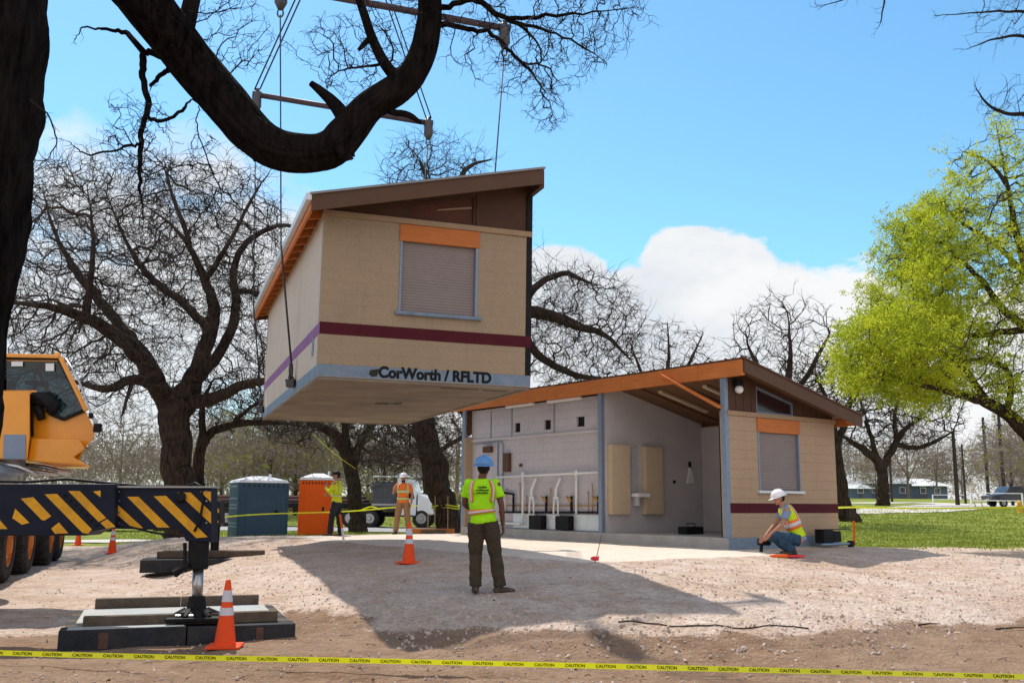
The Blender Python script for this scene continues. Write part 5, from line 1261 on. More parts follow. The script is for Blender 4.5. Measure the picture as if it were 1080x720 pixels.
for x in (-.25, .2): mb_.beam((x+.35, -.4, .0), (x+.3, .15, 1.2), .03, .02)
mb_.each('lath', 'stake', bd)
# ------------------------------------------------------------------ portable toilets
def toilet(px, py, d, w, dep, rz, body, label, two=True):
    q = gp(px, d); t = thing('portable_toilet', label, 'portable toilet', q, rz, 'portable toilets'); h = 2.08
    MB().box(-w/2, w/2, -dep/2, dep/2, .06, h).build('cabin', body, t, bevel=.03)
    MB().box(-w/2-.03, w/2+.03, -dep/2-.03, dep/2+.03, 0, .058).build('skid_base', 'black', t, bevel=.01)
    m = MB(); a, b = w/2+.04, dep/2+.04; m.add([(-a, -b, h+.002), (a, -b, h+.002), (a, b, h+.002), (-a, b, h+.002), (-a*.92, -b*.9, h+.10), (a*.92, -b*.9, h+.10), (a*.92, b*.9, h+.10), (-a*.92, b*.9, h+.10), (-a*.3, -b*.2, h+.25), (a*.3, -b*.2, h+.25), (a*.3, b*.2, h+.25), (-a*.3, b*.2, h+.25)],
        [(3, 2, 1, 0), (0, 1, 5, 4), (1, 2, 6, 5), (2, 3, 7, 6), (3, 0, 4, 7), (4, 5, 9, 8), (5, 6, 10, 9), (6, 7, 11, 10), (7, 4, 8, 11), (8, 9, 10, 11)]); m.build('roof', 'roofwhite', t, bevel=.02)
    dr = MB(); dr.box(-w*.36, w*.36, -dep/2-.03, -dep/2-.002, .14, h-.22); dd = dr.build('door', body, t, bevel=.012)
    m = MB(); m.box(w*.24, w*.30, -dep/2-.06, -dep/2-.031, .95, 1.12); m.build('door_latch', 'black', dd, bevel=.01)
    m = MB()
    for k in range(4): m.box(-w*.30, w*.30, -dep/2-.034, -dep/2-.0305, .35+k*.34, .37+k*.34)
    m.each('door_rib', body, dd)
    m = MB()
    for x in np.linspace(-w*.4, w*.4, 9): m.box(x-.02, x+.02, -dep/2-.012, -dep/2-.001, h-.15, h-.07)
    m.each('vent_slot', 'black', t)
    m = MB()
    for z in (.5, .62, 1.15, 1.27, 1.5): m.box(-w/2-.014, -w/2-.002, -dep*.4, dep*.4, z, z+.05)
    for z in (h-.16,): m.box(-w/2-.014, -w/2-.002, -dep*.35, dep*.35, z, z+.07)
    m.each('side_rib', 'galv' if body == 'blue_box' else body, t)
    m = MB()
    for sx in (-1, 1): m.box(sx*w/2-.035, sx*w/2+.035, -dep/2-.035, -dep/2+.035, .06, h-.002)
    m.each('corner_post', body, t, bevel=.01)
    m = MB(); m.tube([(w*.3, dep*.3, h), (w*.3, dep*.3, h+.35)], .05, 10); m.build('vent_pipe', 'roofwhite', t)
toilet(272, 571, 36.0, 1.75, 1.6, R(28), 'blue_box', 'large slate blue portable toilet with a pale roof on the grass')
toilet(335, 571, 36.4, 1.12, 1.12, R(2), 'orange_box', 'orange portable toilet with a white pointed roof beside the blue one')
# ------------------------------------------------------------------ vehicles
def car(q, rz, label, paint='darkpaint', L=4.6, h=1.5, cat='car', name='parked_car', pickup=False, scale=1):
    t = thing(name, label, cat, q, rz); w = .9
    if pickup: prof = [(-2.3, .5), (2.35, .5), (2.4, .95), (1.3, 1.1), (.75, 1.75), (-.55, 1.78), (-.7, 1.15), (-2.3, 1.12)]; wn_ = [(.66, 1.12), (1.12, 1.14), (.68, 1.66), (-.45, 1.69), (-.55, 1.16)]
    else: prof = [(-2.2, .45), (2.2, .45), (2.28, .75), (1.9, .95), (1.1, 1.05), (.35, 1.5), (-.9, 1.52), (-1.7, 1.05), (-2.25, 1.0)]; wn_ = [(.95, 1.06), (.32, 1.43), (-.85, 1.44), (-1.5, 1.06)]
    MB().prism([(x, -w, z) for x, z in prof], (0, 2*w, 0)).build('body', paint, t, bevel=.07, seg=3)
    for s_ in (-1, 1): MB().prism([(x, s_*(w+.003)-.004, z) for x, z in wn_], (0, .008, 0)).build('side_window', 'glass', t)
    for x in (-1.4, 1.4):
        for s_ in (-1, 1): wheel(t, (x, s_*(w+.01), .34), .34, .22, (0, s_, 0), 'steel')
    for s_ in (-1, 1): MB().cbox((2.27, s_*.65, .78), (.06, .3, .14)).build('headlight', 'white', t, bevel=.02); MB().cbox((-2.24, s_*.7, .85), (.06, .2, .16)).build('tail_light', 'flag', t, bevel=.02)
    return t
car(gp(143, 50), R(6), 'dark car parked on the road, seen under the striped outrigger beam', 'darkpaint')
car(gp(1069, 84, .0), R(185), 'dark blue pickup parked at the right edge beyond the lawn', 'darkpaint', pickup=True, cat='pickup', name='parked_pickup')
car(gp(1103, 92, .0), R(180), 'dark blue pickup partly outside the right edge behind the other one', 'darkpaint', pickup=True, cat='pickup', name='parked_pickup')
car(gp(492, 63), R(180), 'dark car on the park road just right of the taped oak trunk', 'darkpaint')
# white road tractor with its flatbed
M['darkgreen'] = M['darkpaint']
TD = 60; q = gp(400, TD); tk_ = thing('semi_truck', 'white road tractor with dark flatbed trailer on the park road behind the workers', 'truck', q, R(-3))
def tl(px): return (px-400)/F_PX*TD
h0 = MB().prism([(tl(442), -1.15, .75), (tl(459), -1.15, .75), (tl(459.5), -1.15, 1.35), (tl(456), -1.15, 1.75), (tl(443), -1.15, 2.05)], (0, 2.3, 0)).build('bonnet', 'whitepaint', tk_, bevel=.12, seg=3)
MB().prism([(tl(422), -1.2, .7), (tl(441.5), -1.2, .7), (tl(441.5), -1.2, 2.1), (tl(437), -1.2, 2.85), (tl(422), -1.2, 2.95)], (0, 2.4, 0)).build('cab', 'whitepaint', tk_, bevel=.08, seg=3)
MB().prism([(tl(428), -1.212, 1.7), (tl(440), -1.212, 1.7), (tl(436.5), -1.212, 2.55), (tl(428), -1.212, 2.6)], (0, .01, 0)).build('side_window', 'glass', tk_)
MB().box(tl(396), tl(421), -1.2, 1.2, 1.0, 2.7).build('equipment_box', 'darkgreen', tk_, bevel=.06)
for x0, x1 in ((398, 408), (410, 419)): MB().box(tl(x0), tl(x1), -1.215, -1.202, 1.75, 2.45).build('side_window', 'glass', tk_)
MB().box(tl(396), tl(421), -1.21, -1.202, 1.3, 1.4).build('side_stripe', 'steel', tk_)
MB().box(tl(396), tl(440), -1.15, 1.15, 2.96, 3.05).build('roof_fairing', 'whitepaint', tk_, bevel=.03)
MB().box(tl(330), tl(455), -.5, .5, .62, .9).build('truck_frame', 'black', tk_)
for px in (374, 394): wheel(tk_, (tl(px), -1.2, .53), .53, .5, (0, -1, 0), 'steel'); wheel(tk_, (tl(px), 1.2, .53), .53, .5, (0, 1, 0), 'steel')
wheel(tk_, (tl(447), -1.15, .53), .53, .32, (0, -1, 0), 'steel'); wheel(tk_, (tl(447), 1.15, .53), .53, .32, (0, 1, 0), 'steel')
MB().box(tl(215), tl(394), -1.25, 1.25, 1.12, 1.42).build('trailer_bed', 'black', tk_, bevel=.02)
MB().tube([(tl(423), -1.1, 1.2), (tl(423), -1.1, 3.2)], .09, 10).build('exhaust_stack', 'steel', tk_)
for k, px in enumerate((226, 246)): wheel(tk_, (tl(px), -1.2, .5), .5, .5, (0, -1, 0), 'steel')
ld = thing('trailer_load', 'long dark red pipes and chains loaded on the flatbed trailer', 'load', tk_.matrix_world @ Vector((tl(305), 0, 1.42)), R(-3))
m = MB()
for k in range(7): y = -.9+.3*k; m.tube([(-4.5, y, .12), (4.8, y, .12)], .11, 8)
for k in range(6): y = -.75+.3*k; m.tube([(-4.4, y, .32), (4.6, y, .32)], .10, 8)
m.each('pipe', 'rust', ld)
# ------------------------------------------------------------------ houses, poles, rails on the right
def house(px, d, w, dep, hw, hr, label, rz=0, wins=4):
    q = gp(px, d); t = thing('house', label, 'house', q, rz, 'white roofed houses across the lawn')
    MB().box(-w/2, w/2, -dep/2, dep/2, -1, hw).build('wall', 'housewall', t)
    a, b = w/2+.7, dep/2+.7; m = MB(); m.add([(-a, -b, hw), (a, -b, hw), (a, b, hw), (-a, b, hw), (-a*.45, 0, hw+hr), (a*.45, 0, hw+hr)], [(3, 2, 1, 0), (0, 1, 5, 4), (1, 2, 5), (2, 3, 4, 5), (3, 0, 4)]); m.build('roof', 'houseroof', t)
    for k in range(wins):
        x = -w/2+w*(k+.7)/(wins+.4); f = MB().box(x-.55, x+.55, -dep/2-.06, -dep/2-.003, .9, 2.0).build('window', 'whitepaint', t); MB().box(x-.45, x+.45, -dep/2-.075, -dep/2-.062, 1.0, 1.9).build('pane', 'glass', f)
    MB().box(-w*.08, w*.08, -dep/2-.05, -dep/2-.003, 0, 2.1).build('door', 'darkpaint', t)
house(921, 182, 11, 9, 2.6, 2.2, 'blue-grey house with a high white hipped roof behind the small bare tree')
house(965, 186, 9, 8, 2.3, 1.4, 'lower blue-grey building with a white roof right of the high-roofed house', wins=3)
house(904, 176, 4, 4, 1.7, .9, 'small open-sided white roofed porch at the left end of the houses', wins=1)
for px, top, d, w, lab in ((1010, 455, 95, .42, 'thick dark pole left of the pale road bend'), (1018.5, 468, 110, .28, 'thin dark pole right behind the thick pole'), (1043, 440, 100, .36, 'tall dark pole third from the left among the right poles'), (1060, 438, 90, .36, 'tall dark pole nearest the right edge'), (941, 470, 120, .3, 'dark pole just right of the small bare tree trunk'), (322, 466, 90, .3, 'slim dark pole between the two portable toilets')):
    q = gp(px, d); h = P(px, top, d).z-q.z; t = thing('utility_pole', lab, 'pole', q, 0, 'poles behind the park')
    MB().tube([(0, 0, -.3), (0, 0, h*.5), (0, 0, h)], [w/2, w*.45, w*.36], 10).build('pole_shaft', 'pole', t); MB().box(-.25, .25, -.05, .05, h*.88, h*.90).build('cross_arm', 'pole', t)
def rail(pxs, d, h, label):
    q = gp(pxs[0], d); t = thing('railing', label, 'railing', q, 0); L_ = (pxs[1]-pxs[0])/F_PX*d; n = max(2, int(L_/2.2)+1)
    e = gp(pxs[1], d).z-q.z
    for k in range(n): x = L_*k/(n-1); MB().box(x-.05, x+.05, -.05, .05, -.2+e*k/(n-1), h+e*k/(n-1)).build('post', 'whitepaint', t)
    for z in (h, h*.5): MB().beam((0, 0, z), (L_, 0, z+e), .06, .07).build('rail', 'whitepaint', t)
rail((1024, 1078), 78, 1.15, 'white rail fence in front of the dark blue pickups'); rail((984, 1018), 112, 1.0, 'low pale rail fence at the foot of the thick dark pole')
q = gp(1033, 80); t = thing('barricade', 'leaning pale boards of a barricade left of the dark blue pickups', 'barricade', q)
for a, b in (((-.3, 0, 0), (-.9, 0, 1.8)), ((.3, 0, 0), (-.4, 0, 1.7)), ((-.9, 0, .2), (.8, 0, .7))): MB().beam(a, b, .16, .04).build('board', 'cream', t)
q = gh(1076, 541); t = thing('fire_hydrant', 'small rust-yellow hydrant post at the right edge of the lawn', 'hydrant', q)
m = MB(); m.lathe([(.16, 0), (.16, .05), (.11, .07), (.11, .55), (.15, .57), (.15, .62), (.12, .72), (.04, .80), (.03, .84)], (0, 0, 0), 14); m.build('barrel', 'hazard', t)
m = MB(); m.tube([(-.2, 0, .45), (.2, 0, .45)], .06, 10); m.build('nozzle', 'hazard', t)
# ------------------------------------------------------------------ small tools by the building
def SW(x, y, z=0): p = std.matrix_world @ Vector((x, y, z)); return Vector((p.x, p.y, G(p.x, p.y)+z))
q = SW(2.85, -.35); t = thing('tool_case', 'open black tool case and pipe level on small wheels against the end wall', 'tools', q, SY)
MB().box(-.35, .0, -.12, .12, .08, .36).build('case', 'black', t, bevel=.02); MB().box(.03, .30, -.1, .1, .10, .33).build('case', 'black', t, bevel=.02)
MB().box(-.4, .62, -.1, .1, .36, .375).build('tray', 'black', t); MB().tube([(-.5, -.16, .06), (.55, -.16, .06)], .03, 8).build('bar', 'steel', t)
MB().tube([(.55, -.2, .06), (.55, -.1, .06)], .07, 12).build('roller', 'black', t)
q = gh(828, 588); q.z -= .02; t = thing('orange_tool', 'orange and black hand tool lying on the gravel by the crouching worker', 'tool', q, R(12))
MB().box(-.28, .05, -.05, .05, .02, .08).build('tool_body', 'stake_orange', t, bevel=.02); MB().box(.06, .38, -.04, .04, .03, .07).build('tool_handle', 'flag', t, bevel=.015); MB().box(-.1, .3, .06, .1, .0, .05).build('tool_guard', 'black', t, bevel=.01)
# ------------------------------------------------------------------ people
cl_tex = bpy.data.textures.new('cloth_folds', 'CLOUDS'); cl_tex.noise_scale = .11; cl_tex.noise_depth = 2
def organic(mb, name, m, parent, voxel=.012, it=4, fold=0, extra=None):
    o = mb.build(name, m, None, fix=True)
    md = o.modifiers.new('r', 'REMESH'); md.mode = 'VOXEL'; md.voxel_size = voxel; md.use_smooth_shade = True
    if it: s_ = o.modifiers.new('s', 'SMOOTH'); s_.iterations = it; s_.factor = .5
    if fold: d = o.modifiers.new('d', 'DISPLACE'); d.texture = cl_tex; d.strength = fold; d.mid_level = .5; d.texture_coords = 'LOCAL'
    bpy.context.view_layer.update()
    me = bpy.data.meshes.new_from_object(o.evaluated_get(bpy.context.evaluated_depsgraph_get()))
    bpy.data.objects.remove(o); me.name = name
    if extra is not None:
        b = bmesh.new(); b.from_mesh(me); e = extra.build('t', m, None, smooth=True); b.from_mesh(e.data); bpy.data.objects.remove(e); b.to_mesh(me); b.free()
    me.shade_smooth()
    if not me.materials: me.materials.append(M[m])
    r = bpy.data.objects.new(name, me); C.objects.link(r); r.parent = parent; return r
def V3(*a): return Vector(a)
def person(loc, label, J, face, side, cloth, rz=0, voxel=.012):
    t = thing('person', label, 'person', loc, rz)
    face = Vector(face).normalized(); side = Vector(side).normalized()
    pel, wa, ch, nk, hd = (Vector(J[k]) for k in ('pelvis', 'waist', 'chest', 'neck', 'head'))
    spine = [(pel-(wa-pel)*.75, .150, .105), (pel, .168, .122), (pel.lerp(wa, .6), .152, .112), (wa, .148, .108), (wa.lerp(ch, .5), .165, .118), (ch, .182, .122), (ch.lerp(nk, .62), .165, .105), (ch.lerp(nk, .9), .11, .08), (nk, .065, .062)]
    def grow(nodes, k): return [(p, a+k, b+k) for p, a, b in nodes]
    # head frame
    zf = Vector(J.get('headup', (0, 0, 1))).normalized(); yf = (-face-zf*(-face).dot(zf)).normalized(); xf = yf.cross(zf); HM = Matrix((xf, yf, zf)).transposed()
    hp = lambda x, y, z: hd+HM @ Vector((x, y, z))     # y backwards from the face
    b = MB()
    b.loft([(pel-(wa-pel)*.3, .13, .09), (pel, .148, .10), (wa, .128, .09), (ch, .16, .10), (ch.lerp(nk, .7), .13, .08), (nk, .055, .055)], side)
    b.tube([nk-(hd-nk)*.25, nk.lerp(hd, .45), nk.lerp(hd, .8)], [.062, .054, .056], 14, round_=True)
    b.ball(hp(0, .015, .02), (.075, .095, .10), 14, HM); b.ball(hp(0, -.018, -.045), (.058, .07, .07), 12, HM)
    b.ball(hp(0, -.092, -.018), (.013, .02, .024), 8, HM); b.ball(hp(.077, .015, -.012), (.012, .022, .033), 8, HM); b.ball(hp(-.077, .015, -.012), (.012, .022, .033), 8, HM)
    b.ball(hp(0, -.078, -.085), (.026, .016, .016), 8, HM)
    fing = MB()
    for s_ in 'LR':
        sh, elb, wr = Vector(J['sh'+s_]), Vector(J['el'+s_]), Vector(J['wr'+s_]); hdir = Vector(J.get('hd'+s_, wr-elb)).normalized()
        b.tube([sh, sh.lerp(elb, .5), elb, elb.lerp(wr, .35), wr], [.056, .048, .040, .040, .028], 12, round_=True)
        pal = wr+hdir*.05; flat = hdir.orthogonal() if abs(hdir.z) < .5 else (side-hdir*side.dot(hdir)); flat.normalize(); w2 = hdir.cross(flat).normalized()
        b.tube([wr, pal, wr+hdir*.095], [.028, .040, .036], 12, round_=True, flat=(flat, .5))
        for k, (o, l) in enumerate(((-.028, .062), (-.010, .075), (.010, .070), (.027, .055))):
            a = wr+hdir*.085+w2*o; c_ = flat*(-.35 if s_ == 'L' else .35)
            p1 = a+(hdir*.85+c_*.5).normalized()*l*.5; p2 = p1+(hdir*.6+c_*1.6).normalized()*l*.5
            fing.tube([a-hdir*.02, p1, p2], [.0095, .009, .007], 7, round_=True)
        a = wr+hdir*.03+w2*-.03; fing.tube([a, a-w2*.028+hdir*.028, a-w2*.03+hdir*.062], [.012, .011, .008], 7, round_=True)
        hp_, kn, an = Vector(J['hip'+s_]), Vector(J['kn'+s_]), Vector(J['an'+s_])
        b.tube([hp_, hp_.lerp(kn, .5), kn, kn.lerp(an, .4), an], [.085, .072, .052, .05, .035], 12, round_=True)
    organic(b, 'body', cloth.get('skin', 'skin'), t, voxel, 3, 0, fing)
    # face
    f = MB()
    for s_ in (-1, 1): f.ball(hp(s_*.030, -.083, .008), (.011, .006, .007), 6, HM)
    f.each('eye', 'eye', t, smooth=True)
    f = MB()
    for s_ in (-1, 1): f.ball(hp(s_*.030, -.087, .028), (.019, .006, .004), 6, HM)
    f.each('eyebrow', 'hair', t)
    f = MB(); f.ball(hp(0, -.091, -.062), (.022, .006, .005), 6, HM); f.build('mouth', 'rust', t)
    if cloth.get('beard'):
        f = MB(); f.ball(hp(0, -.025, -.083), (.062, .066, .045), 10, HM); f.build('beard', 'hair', t, smooth=True)
    f = MB(); f.ball(hp(0, .035, .0), (.082, .088, .085), 12, HM); f.build('hair', 'hair', t, smooth=True)
    # hat
    hm = cloth['hat']; h = MB()
    if cloth.get('cap'):
        h.lathe([(.098, .02), (.102, .05), (.092, .09), (.06, .118), (.01, .128)], hp(0, .01, .0), 22, HM, 1, 1.12); br = MB(); br.ball(hp(0, -.12, .035), (.075, .075, .012), 10, HM); h2 = h.build('cap', hm, t, smooth=True); br.build('brim', hm, h2, smooth=True)
    else:
        h.lathe([(.122, .035), (.124, .06), (.118, .09), (.100, .125), (.065, .152), (.02, .162), (.002, .163)], hp(0, .01, -.0), 26, HM, 1, 1.16); h2 = h.build('hard_hat', hm, t, smooth=True)
        br = MB(); br.lathe([(.10, .036), (.150, .026), (.152, .032), (.12, .046)], hp(0, .0, 0), 26, HM, 1, 1.16); br.ball(hp(0, -.135, .030), (.085, .06, .010), 10, HM); br.build('brim', hm, h2, smooth=True)
        rb = MB(); rb.tube([hp(0, -.12, .10), hp(0, -.07, .152), hp(0, .01, .172), hp(0, .09, .152), hp(0, .135, .10)], .012, 8); rb.build('crown_ridge', hm, h2, smooth=True)
    # trousers
    b = MB(); b.loft([(pel-(wa-pel)*.45, .13, .10), (pel, .172, .126), (pel.lerp(wa, .55), .160, .118)], side); w_ = cloth.get('baggy', 1)
    for s_ in 'LR':
        hp_, kn, an = Vector(J['hip'+s_]), Vector(J['kn'+s_]), Vector(J['an'+s_])
        b.tube([hp_, hp_.lerp(kn, .45), kn, kn.lerp(an, .4), kn.lerp(an, .8), an+(kn-an)*.02], [.104*w_, .094*w_, .074*w_, .074*w_, .070*w_, .074*w_], 14, round_=False)
        b.ball(kn, .072*w_, 8)
    organic(b, 'trousers', cloth['pants'], t, voxel, 3, .035)
    for s_ in 'LR':
        an = Vector(J['an'+s_]); td = Vector(J['toe'+s_]).normalized(); b = MB()
        b.tube([an+Vector((0, 0, .06)), an-Vector((0, 0, .02))-td*.02], [.056, .052], 12, round_=True); b.tube([an-Vector((0, 0, .045))-td*.05, an-Vector((0, 0, .045))+td*.09, an-Vector((0, 0, .052))+td*.17], [.045, .050, .040], 12, round_=True, flat=(Vector((0, 0, 1)), .85))
        organic(b, 'boot', cloth.get('boots', 'boots'), t, .01, 2)
    # shirt
    b = MB(); top_nodes = spine[1:] if cloth.get('long_hem', True) else spine[2:]
    b.loft(grow([(pel-(wa-pel)*.30, .168, .122)]+top_nodes if cloth.get('long_hem', True) else top_nodes, .012), side)
    for s_ in 'LR':
        sh, elb, wr = Vector(J['sh'+s_]), Vector(J['el'+s_]), Vector(J['wr'+s_])
        b.ball(sh.lerp(nk, .1), .068, 8)
        if cloth.get('sleeve') == 'long': b.tube([sh.lerp(ch, .15), sh.lerp(elb, .5), elb, elb.lerp(wr, .5), wr.lerp(elb, .06)], [.074, .066, .058, .054, .045], 14)
        else: b.tube([sh.lerp(ch, .15), sh.lerp(elb, .3), sh.lerp(elb, .62)], [.074, .070, .072], 14)
    organic(b, 'shirt', cloth['shirt'], t, voxel, 3, .03)
    # vest and its bands, following the trunk
    def at_(tt):
        x = tt*(len(spine)-1); i = min(len(spine)-2, int(x)); k = x-i; return tuple(spine[i][j]*(1-k)+spine[i+1][j]*k if j else spine[i][0].lerp(spine[i+1][0], k) for j in range(3))
    def surf(tt, ang, off):
        p, a, b2 = at_(tt); tn = (at_(min(1, tt+.05))[0]-at_(max(0, tt-.05))[0]).normalized(); e = (side-tn*side.dot(tn)).normalized(); g = tn.cross(e); ca, sa = math.cos(ang), math.sin(ang); pw = 2/2.3
        return p+e*(a+off)*math.copysign(abs(ca)**pw, ca)+g*(b2+off)*math.copysign(abs(sa)**pw, sa)
    def patch(t0, t1, a0, a1, off, nm, m, nt=6, na=30):
        q = MB(); v = [surf(t0+(t1-t0)*i/nt, a0+(a1-a0)*k/na, off) for i in range(nt+1) for k in range(na+1)]
        q.add(v, [(i*(na+1)+k, i*(na+1)+k+1, (i+1)*(na+1)+k+1, (i+1)*(na+1)+k) for i in range(nt) for k in range(na)])
        o = q.build(nm, m, t, smooth=True); md = o.modifiers.new('th', 'SOLIDIFY'); md.thickness = .006; return o
    if cloth.get('vest'):
        patch(.17, .90, 0, 2*math.pi, .026, 'vest', cloth['vest'], 22, 44)
    off = .034 if cloth.get('vest') else .030
    bm_ = cloth.get('band', 'vest_orange')
    for (t0, t1) in cloth.get('bands', ((.36, .47),)):
        patch(t0, t1, 0, 2*math.pi, off, 'band', bm_, 3, 44); w3 = (t1-t0)*.28; patch(t0+w3, t1-w3, 0, 2*math.pi, off+.006, 'reflective_band', 'reflect', 2, 44)
    for ang in (math.pi/2, -math.pi/2):
        for s_ in (-1, 1):
            c_ = ang+s_*.78*(1 if ang > 0 else -1); patch(.47, .88, c_-.17, c_+.17, off-.002, 'strap', bm_, 12, 4); patch(.47, .87, c_-.07, c_+.07, off+.005, 'reflective_strap', 'reflect', 12, 3)
    t['spine'] = 0
    del t['spine']
    return t, surf
px1 = 511; q1_ = gh(511, 626)
J1 = dict(pelvis=(-.03, 0, .96), waist=(-.05, 0, 1.10), chest=(-.05, .0, 1.34), neck=(-.05, .0, 1.50), head=(-.025, .02, 1.655), headup=(0, -.12, 1),
          shL=(.145, -.0, 1.43), elL=(.215, -.03, 1.15), wrL=(.235, .02, .90), shR=(-.245, .0, 1.43), elR=(-.285, .08, 1.16), wrR=(-.20, .30, 1.10),
          hipL=(.06, 0, .92), knL=(.145, .02, .50), anL=(.20, .0, .09), toeL=(1, .15, 0), hipR=(-.12, 0, .92), knR=(-.125, .03, .50), anR=(-.12, -.02, .09), toeR=(-.1, 1, 0))
p1, sf = person(q1_, 'worker seen from behind in a lime safety shirt, brown trousers and blue hard hat', J1, (.28, 1, .12), (1, .05, 0),
       dict(hat='hat_blue', shirt='lime', pants='brown_pants', skin='skin_dark', long_hem=True, bands=((.25, .37),), boots='boots', baggy=1.16), voxel=.010)
pr = MB(); rl = random.Random(4)
for row, (wd_, h_) in enumerate(((.10, .030), (.15, .022), (.14, .022))):
    x = -wd_/2; z = 1.375-row*.036
    while x < wd_/2:
        l = rl.uniform(.012, .026); b_ = Vector((x-.05, -.158, z)); pr.box(b_.x, b_.x+l, b_.y, b_.y+.002, b_.z, b_.z+h_*rl.uniform(.7, 1)); x += l+.006
pr.build('shirt_print', 'print', p1)
q = gp(425, 29.2); q.z += .0
J3 = dict(pelvis=(0, 0, .97), waist=(0, 0, 1.10), chest=(0, 0, 1.34), neck=(0, .01, 1.50), head=(.0, -.01, 1.655),
          shL=(.20, .0, 1.43), elL=(.27, .03, 1.15), wrL=(.25, -.08, .92), shR=(-.20, 0, 1.43), elR=(-.30, -.02, 1.20), wrR=(-.22, -.22, 1.36),
          hipL=(.095, 0, .93), knL=(.15, -.02, .50), anL=(.19, .0, .09), toeL=(.25, -1, 0), hipR=(-.095, 0, .93), knR=(-.15, -.02, .50), anR=(-.20, 0, .09), toeR=(-.25, -1, 0))
person(q, 'bearded worker facing the camera in an orange safety shirt, tan trousers and white hard hat', J3, (0, -1, -.05), (1, 0, 0),
       dict(hat='hat_white', shirt='vest_orange', vest=None, pants='tan_pants', beard=True, band='vest_yellow', bands=((.2, .33), (.50, .58)), baggy=1.12), voxel=.012)
q = gp(355, 27.0)
J2 = dict(pelvis=(0, 0, .95), waist=(.0, 0, 1.09), chest=(.01, 0, 1.33), neck=(-.01, 0, 1.49), head=(-.04, 0, 1.635),
          shL=(-.02, -.19, 1.42), elL=(-.16, -.24, 1.19), wrL=(-.30, -.10, 1.30), hdL=(.25, .2, 1), shR=(.02, .19, 1.42), elR=(-.05, .26, 1.14), wrR=(-.24, .14, 1.12),
          hipL=(0, -.10, .91), knL=(-.10, -.12, .50), anL=(-.14, -.12, .07), toeL=(-1, -.2, 0), hipR=(0, .10, .91), knR=(.06, .10, .50), anR=(.12, .10, .07), toeR=(-1, 0, 0))
person(q, 'worker in a yellow jacket, dark cap and dark trousers facing left beside the orange toilet', J2, (-1, -.25, .05), (.1, 1, 0),
       dict(hat='black', cap=True, shirt='vest_yellow2', sleeve='long', pants='dark_pants', band='vest_yellow2', bands=((.30, .40),), baggy=1.08), voxel=.012)
q = gh(828, 585); q = Vector((q.x, q.y, q.z))
J4 = dict(pelvis=(.27, .02, .30), waist=(.21, .01, .44), chest=(.10, 0, .72), neck=(.0, .0, .90), head=(-.085, -.01, 1.03), headup=(-.35, 0, 1),
          shL=(.02, -.20, .83), elL=(-.10, -.25, .55), wrL=(-.30, -.12, .36), shR=(.06, .20, .83), elR=(-.10, .24, .55), wrR=(-.34, .10, .32),
          hipL=(.24, -.11, .27), knL=(-.19, -.17, .36), anL=(.10, -.15, .08), toeL=(-1, -.1, -.05), hipR=(.24, .13, .27), knR=(-.20, .20, .30), anR=(.16, .18, .08), toeR=(-1, 0, 0))
person(q, 'worker crouching by the end wall in a yellow vest, blue jeans and white hard hat', J4, (-1, -.15, -.45), (.05, 1, 0),
       dict(hat='hat_white', shirt='grey_shirt', vest='vest_yellow', pants='jeans', band='vest_orange', bands=((.42, .56),), baggy=1.1), voxel=.011)
q = gh(806, 583); tt_ = thing('hand_tool', 'black power tool held low by the crouching worker against the wall base', 'tool', q, R(20))
MB().box(-.13, .13, -.05, .05, .14, .27).build('tool_body', 'black', tt_, bevel=.02); MB().tube([(-.05, 0, .15), (-.07, 0, .02)], [.03, .035], 10).build('grip', 'black', tt_); MB().tube([(.13, 0, .2), (.20, 0, .2)], [.025, .012], 10).build('chuck', 'steel', tt_)
# ------------------------------------------------------------------ light and sky
SUN = Vector((-.31, .62, 1)).normalized()
sun_d = bpy.data.lights.new('sun', 'SUN'); sun_d.energy = 5.3; sun_d.angle = R(.55); sun_d.color = (1, .93, .83)
sun = bpy.data.objects.new('sun', sun_d); C.objects.link(sun); sun.rotation_euler = SUN.to_track_quat('Z', 'Y').to_euler(); sun.location = (0, 0, 40)
wd = bpy.data.worlds.new('World'); sc.world = wd; wd.use_nodes = True
t = wd.node_tree; n = t.nodes; L = t.links; bg = n['Background']
def wn(typ, **kw):
    x = n.new(typ)
    for k, v in kw.items(): setattr(x, k, v)
    return x
def wm(op, a, b=0, clamp=False):
    x = n.new('ShaderNodeMath'); x.operation = op; x.use_clamp = clamp
    for k, v in ((0, a), (1, b)):
        if hasattr(v, 'links'): L.new(v, x.inputs[k])
        else: x.inputs[k].default_value = v
    return x.outputs[0]
sky = wn('ShaderNodeTexSky', sky_type='NISHITA', sun_disc=False); sky.sun_elevation = math.asin(SUN.z); sky.sun_rotation = math.atan2(SUN.x, SUN.y)
sky.air_density = 1.0; sky.dust_density = .35; sky.ozone_density = 2.2; sky.altitude = 100
tc = wn('ShaderNodeTexCoord'); sp = wn('ShaderNodeSeparateXYZ'); L.new(tc.outputs['Generated'], sp.inputs[0])
az = wm('ARCTAN2', sp.outputs[0], sp.outputs[1]); el = wm('ARCSINE', sp.outputs[2])
mp = wn('ShaderNodeMapping'); mp.inputs['Scale'].default_value = (1, 1, 1.9); L.new(tc.outputs['Generated'], mp.inputs[0])
def wnoise(scale, det, ro, off=0):
    m2 = wn('ShaderNodeMapping'); m2.inputs['Location'].default_value = (off, off*.3, 0); L.new(mp.outputs[0], m2.inputs[0])
    x = wn('ShaderNodeTexNoise'); x.inputs['Scale'].default_value = scale; x.inputs['Detail'].default_value = det; x.inputs['Roughness'].default_value = ro
    L.new(m2.outputs[0], x.inputs['Vector']); return x.outputs['Fac']
nA = wnoise(7, 9, .58); nB = wnoise(22, 6, .6, 3); nC = wnoise(4, 6, .62, 9)
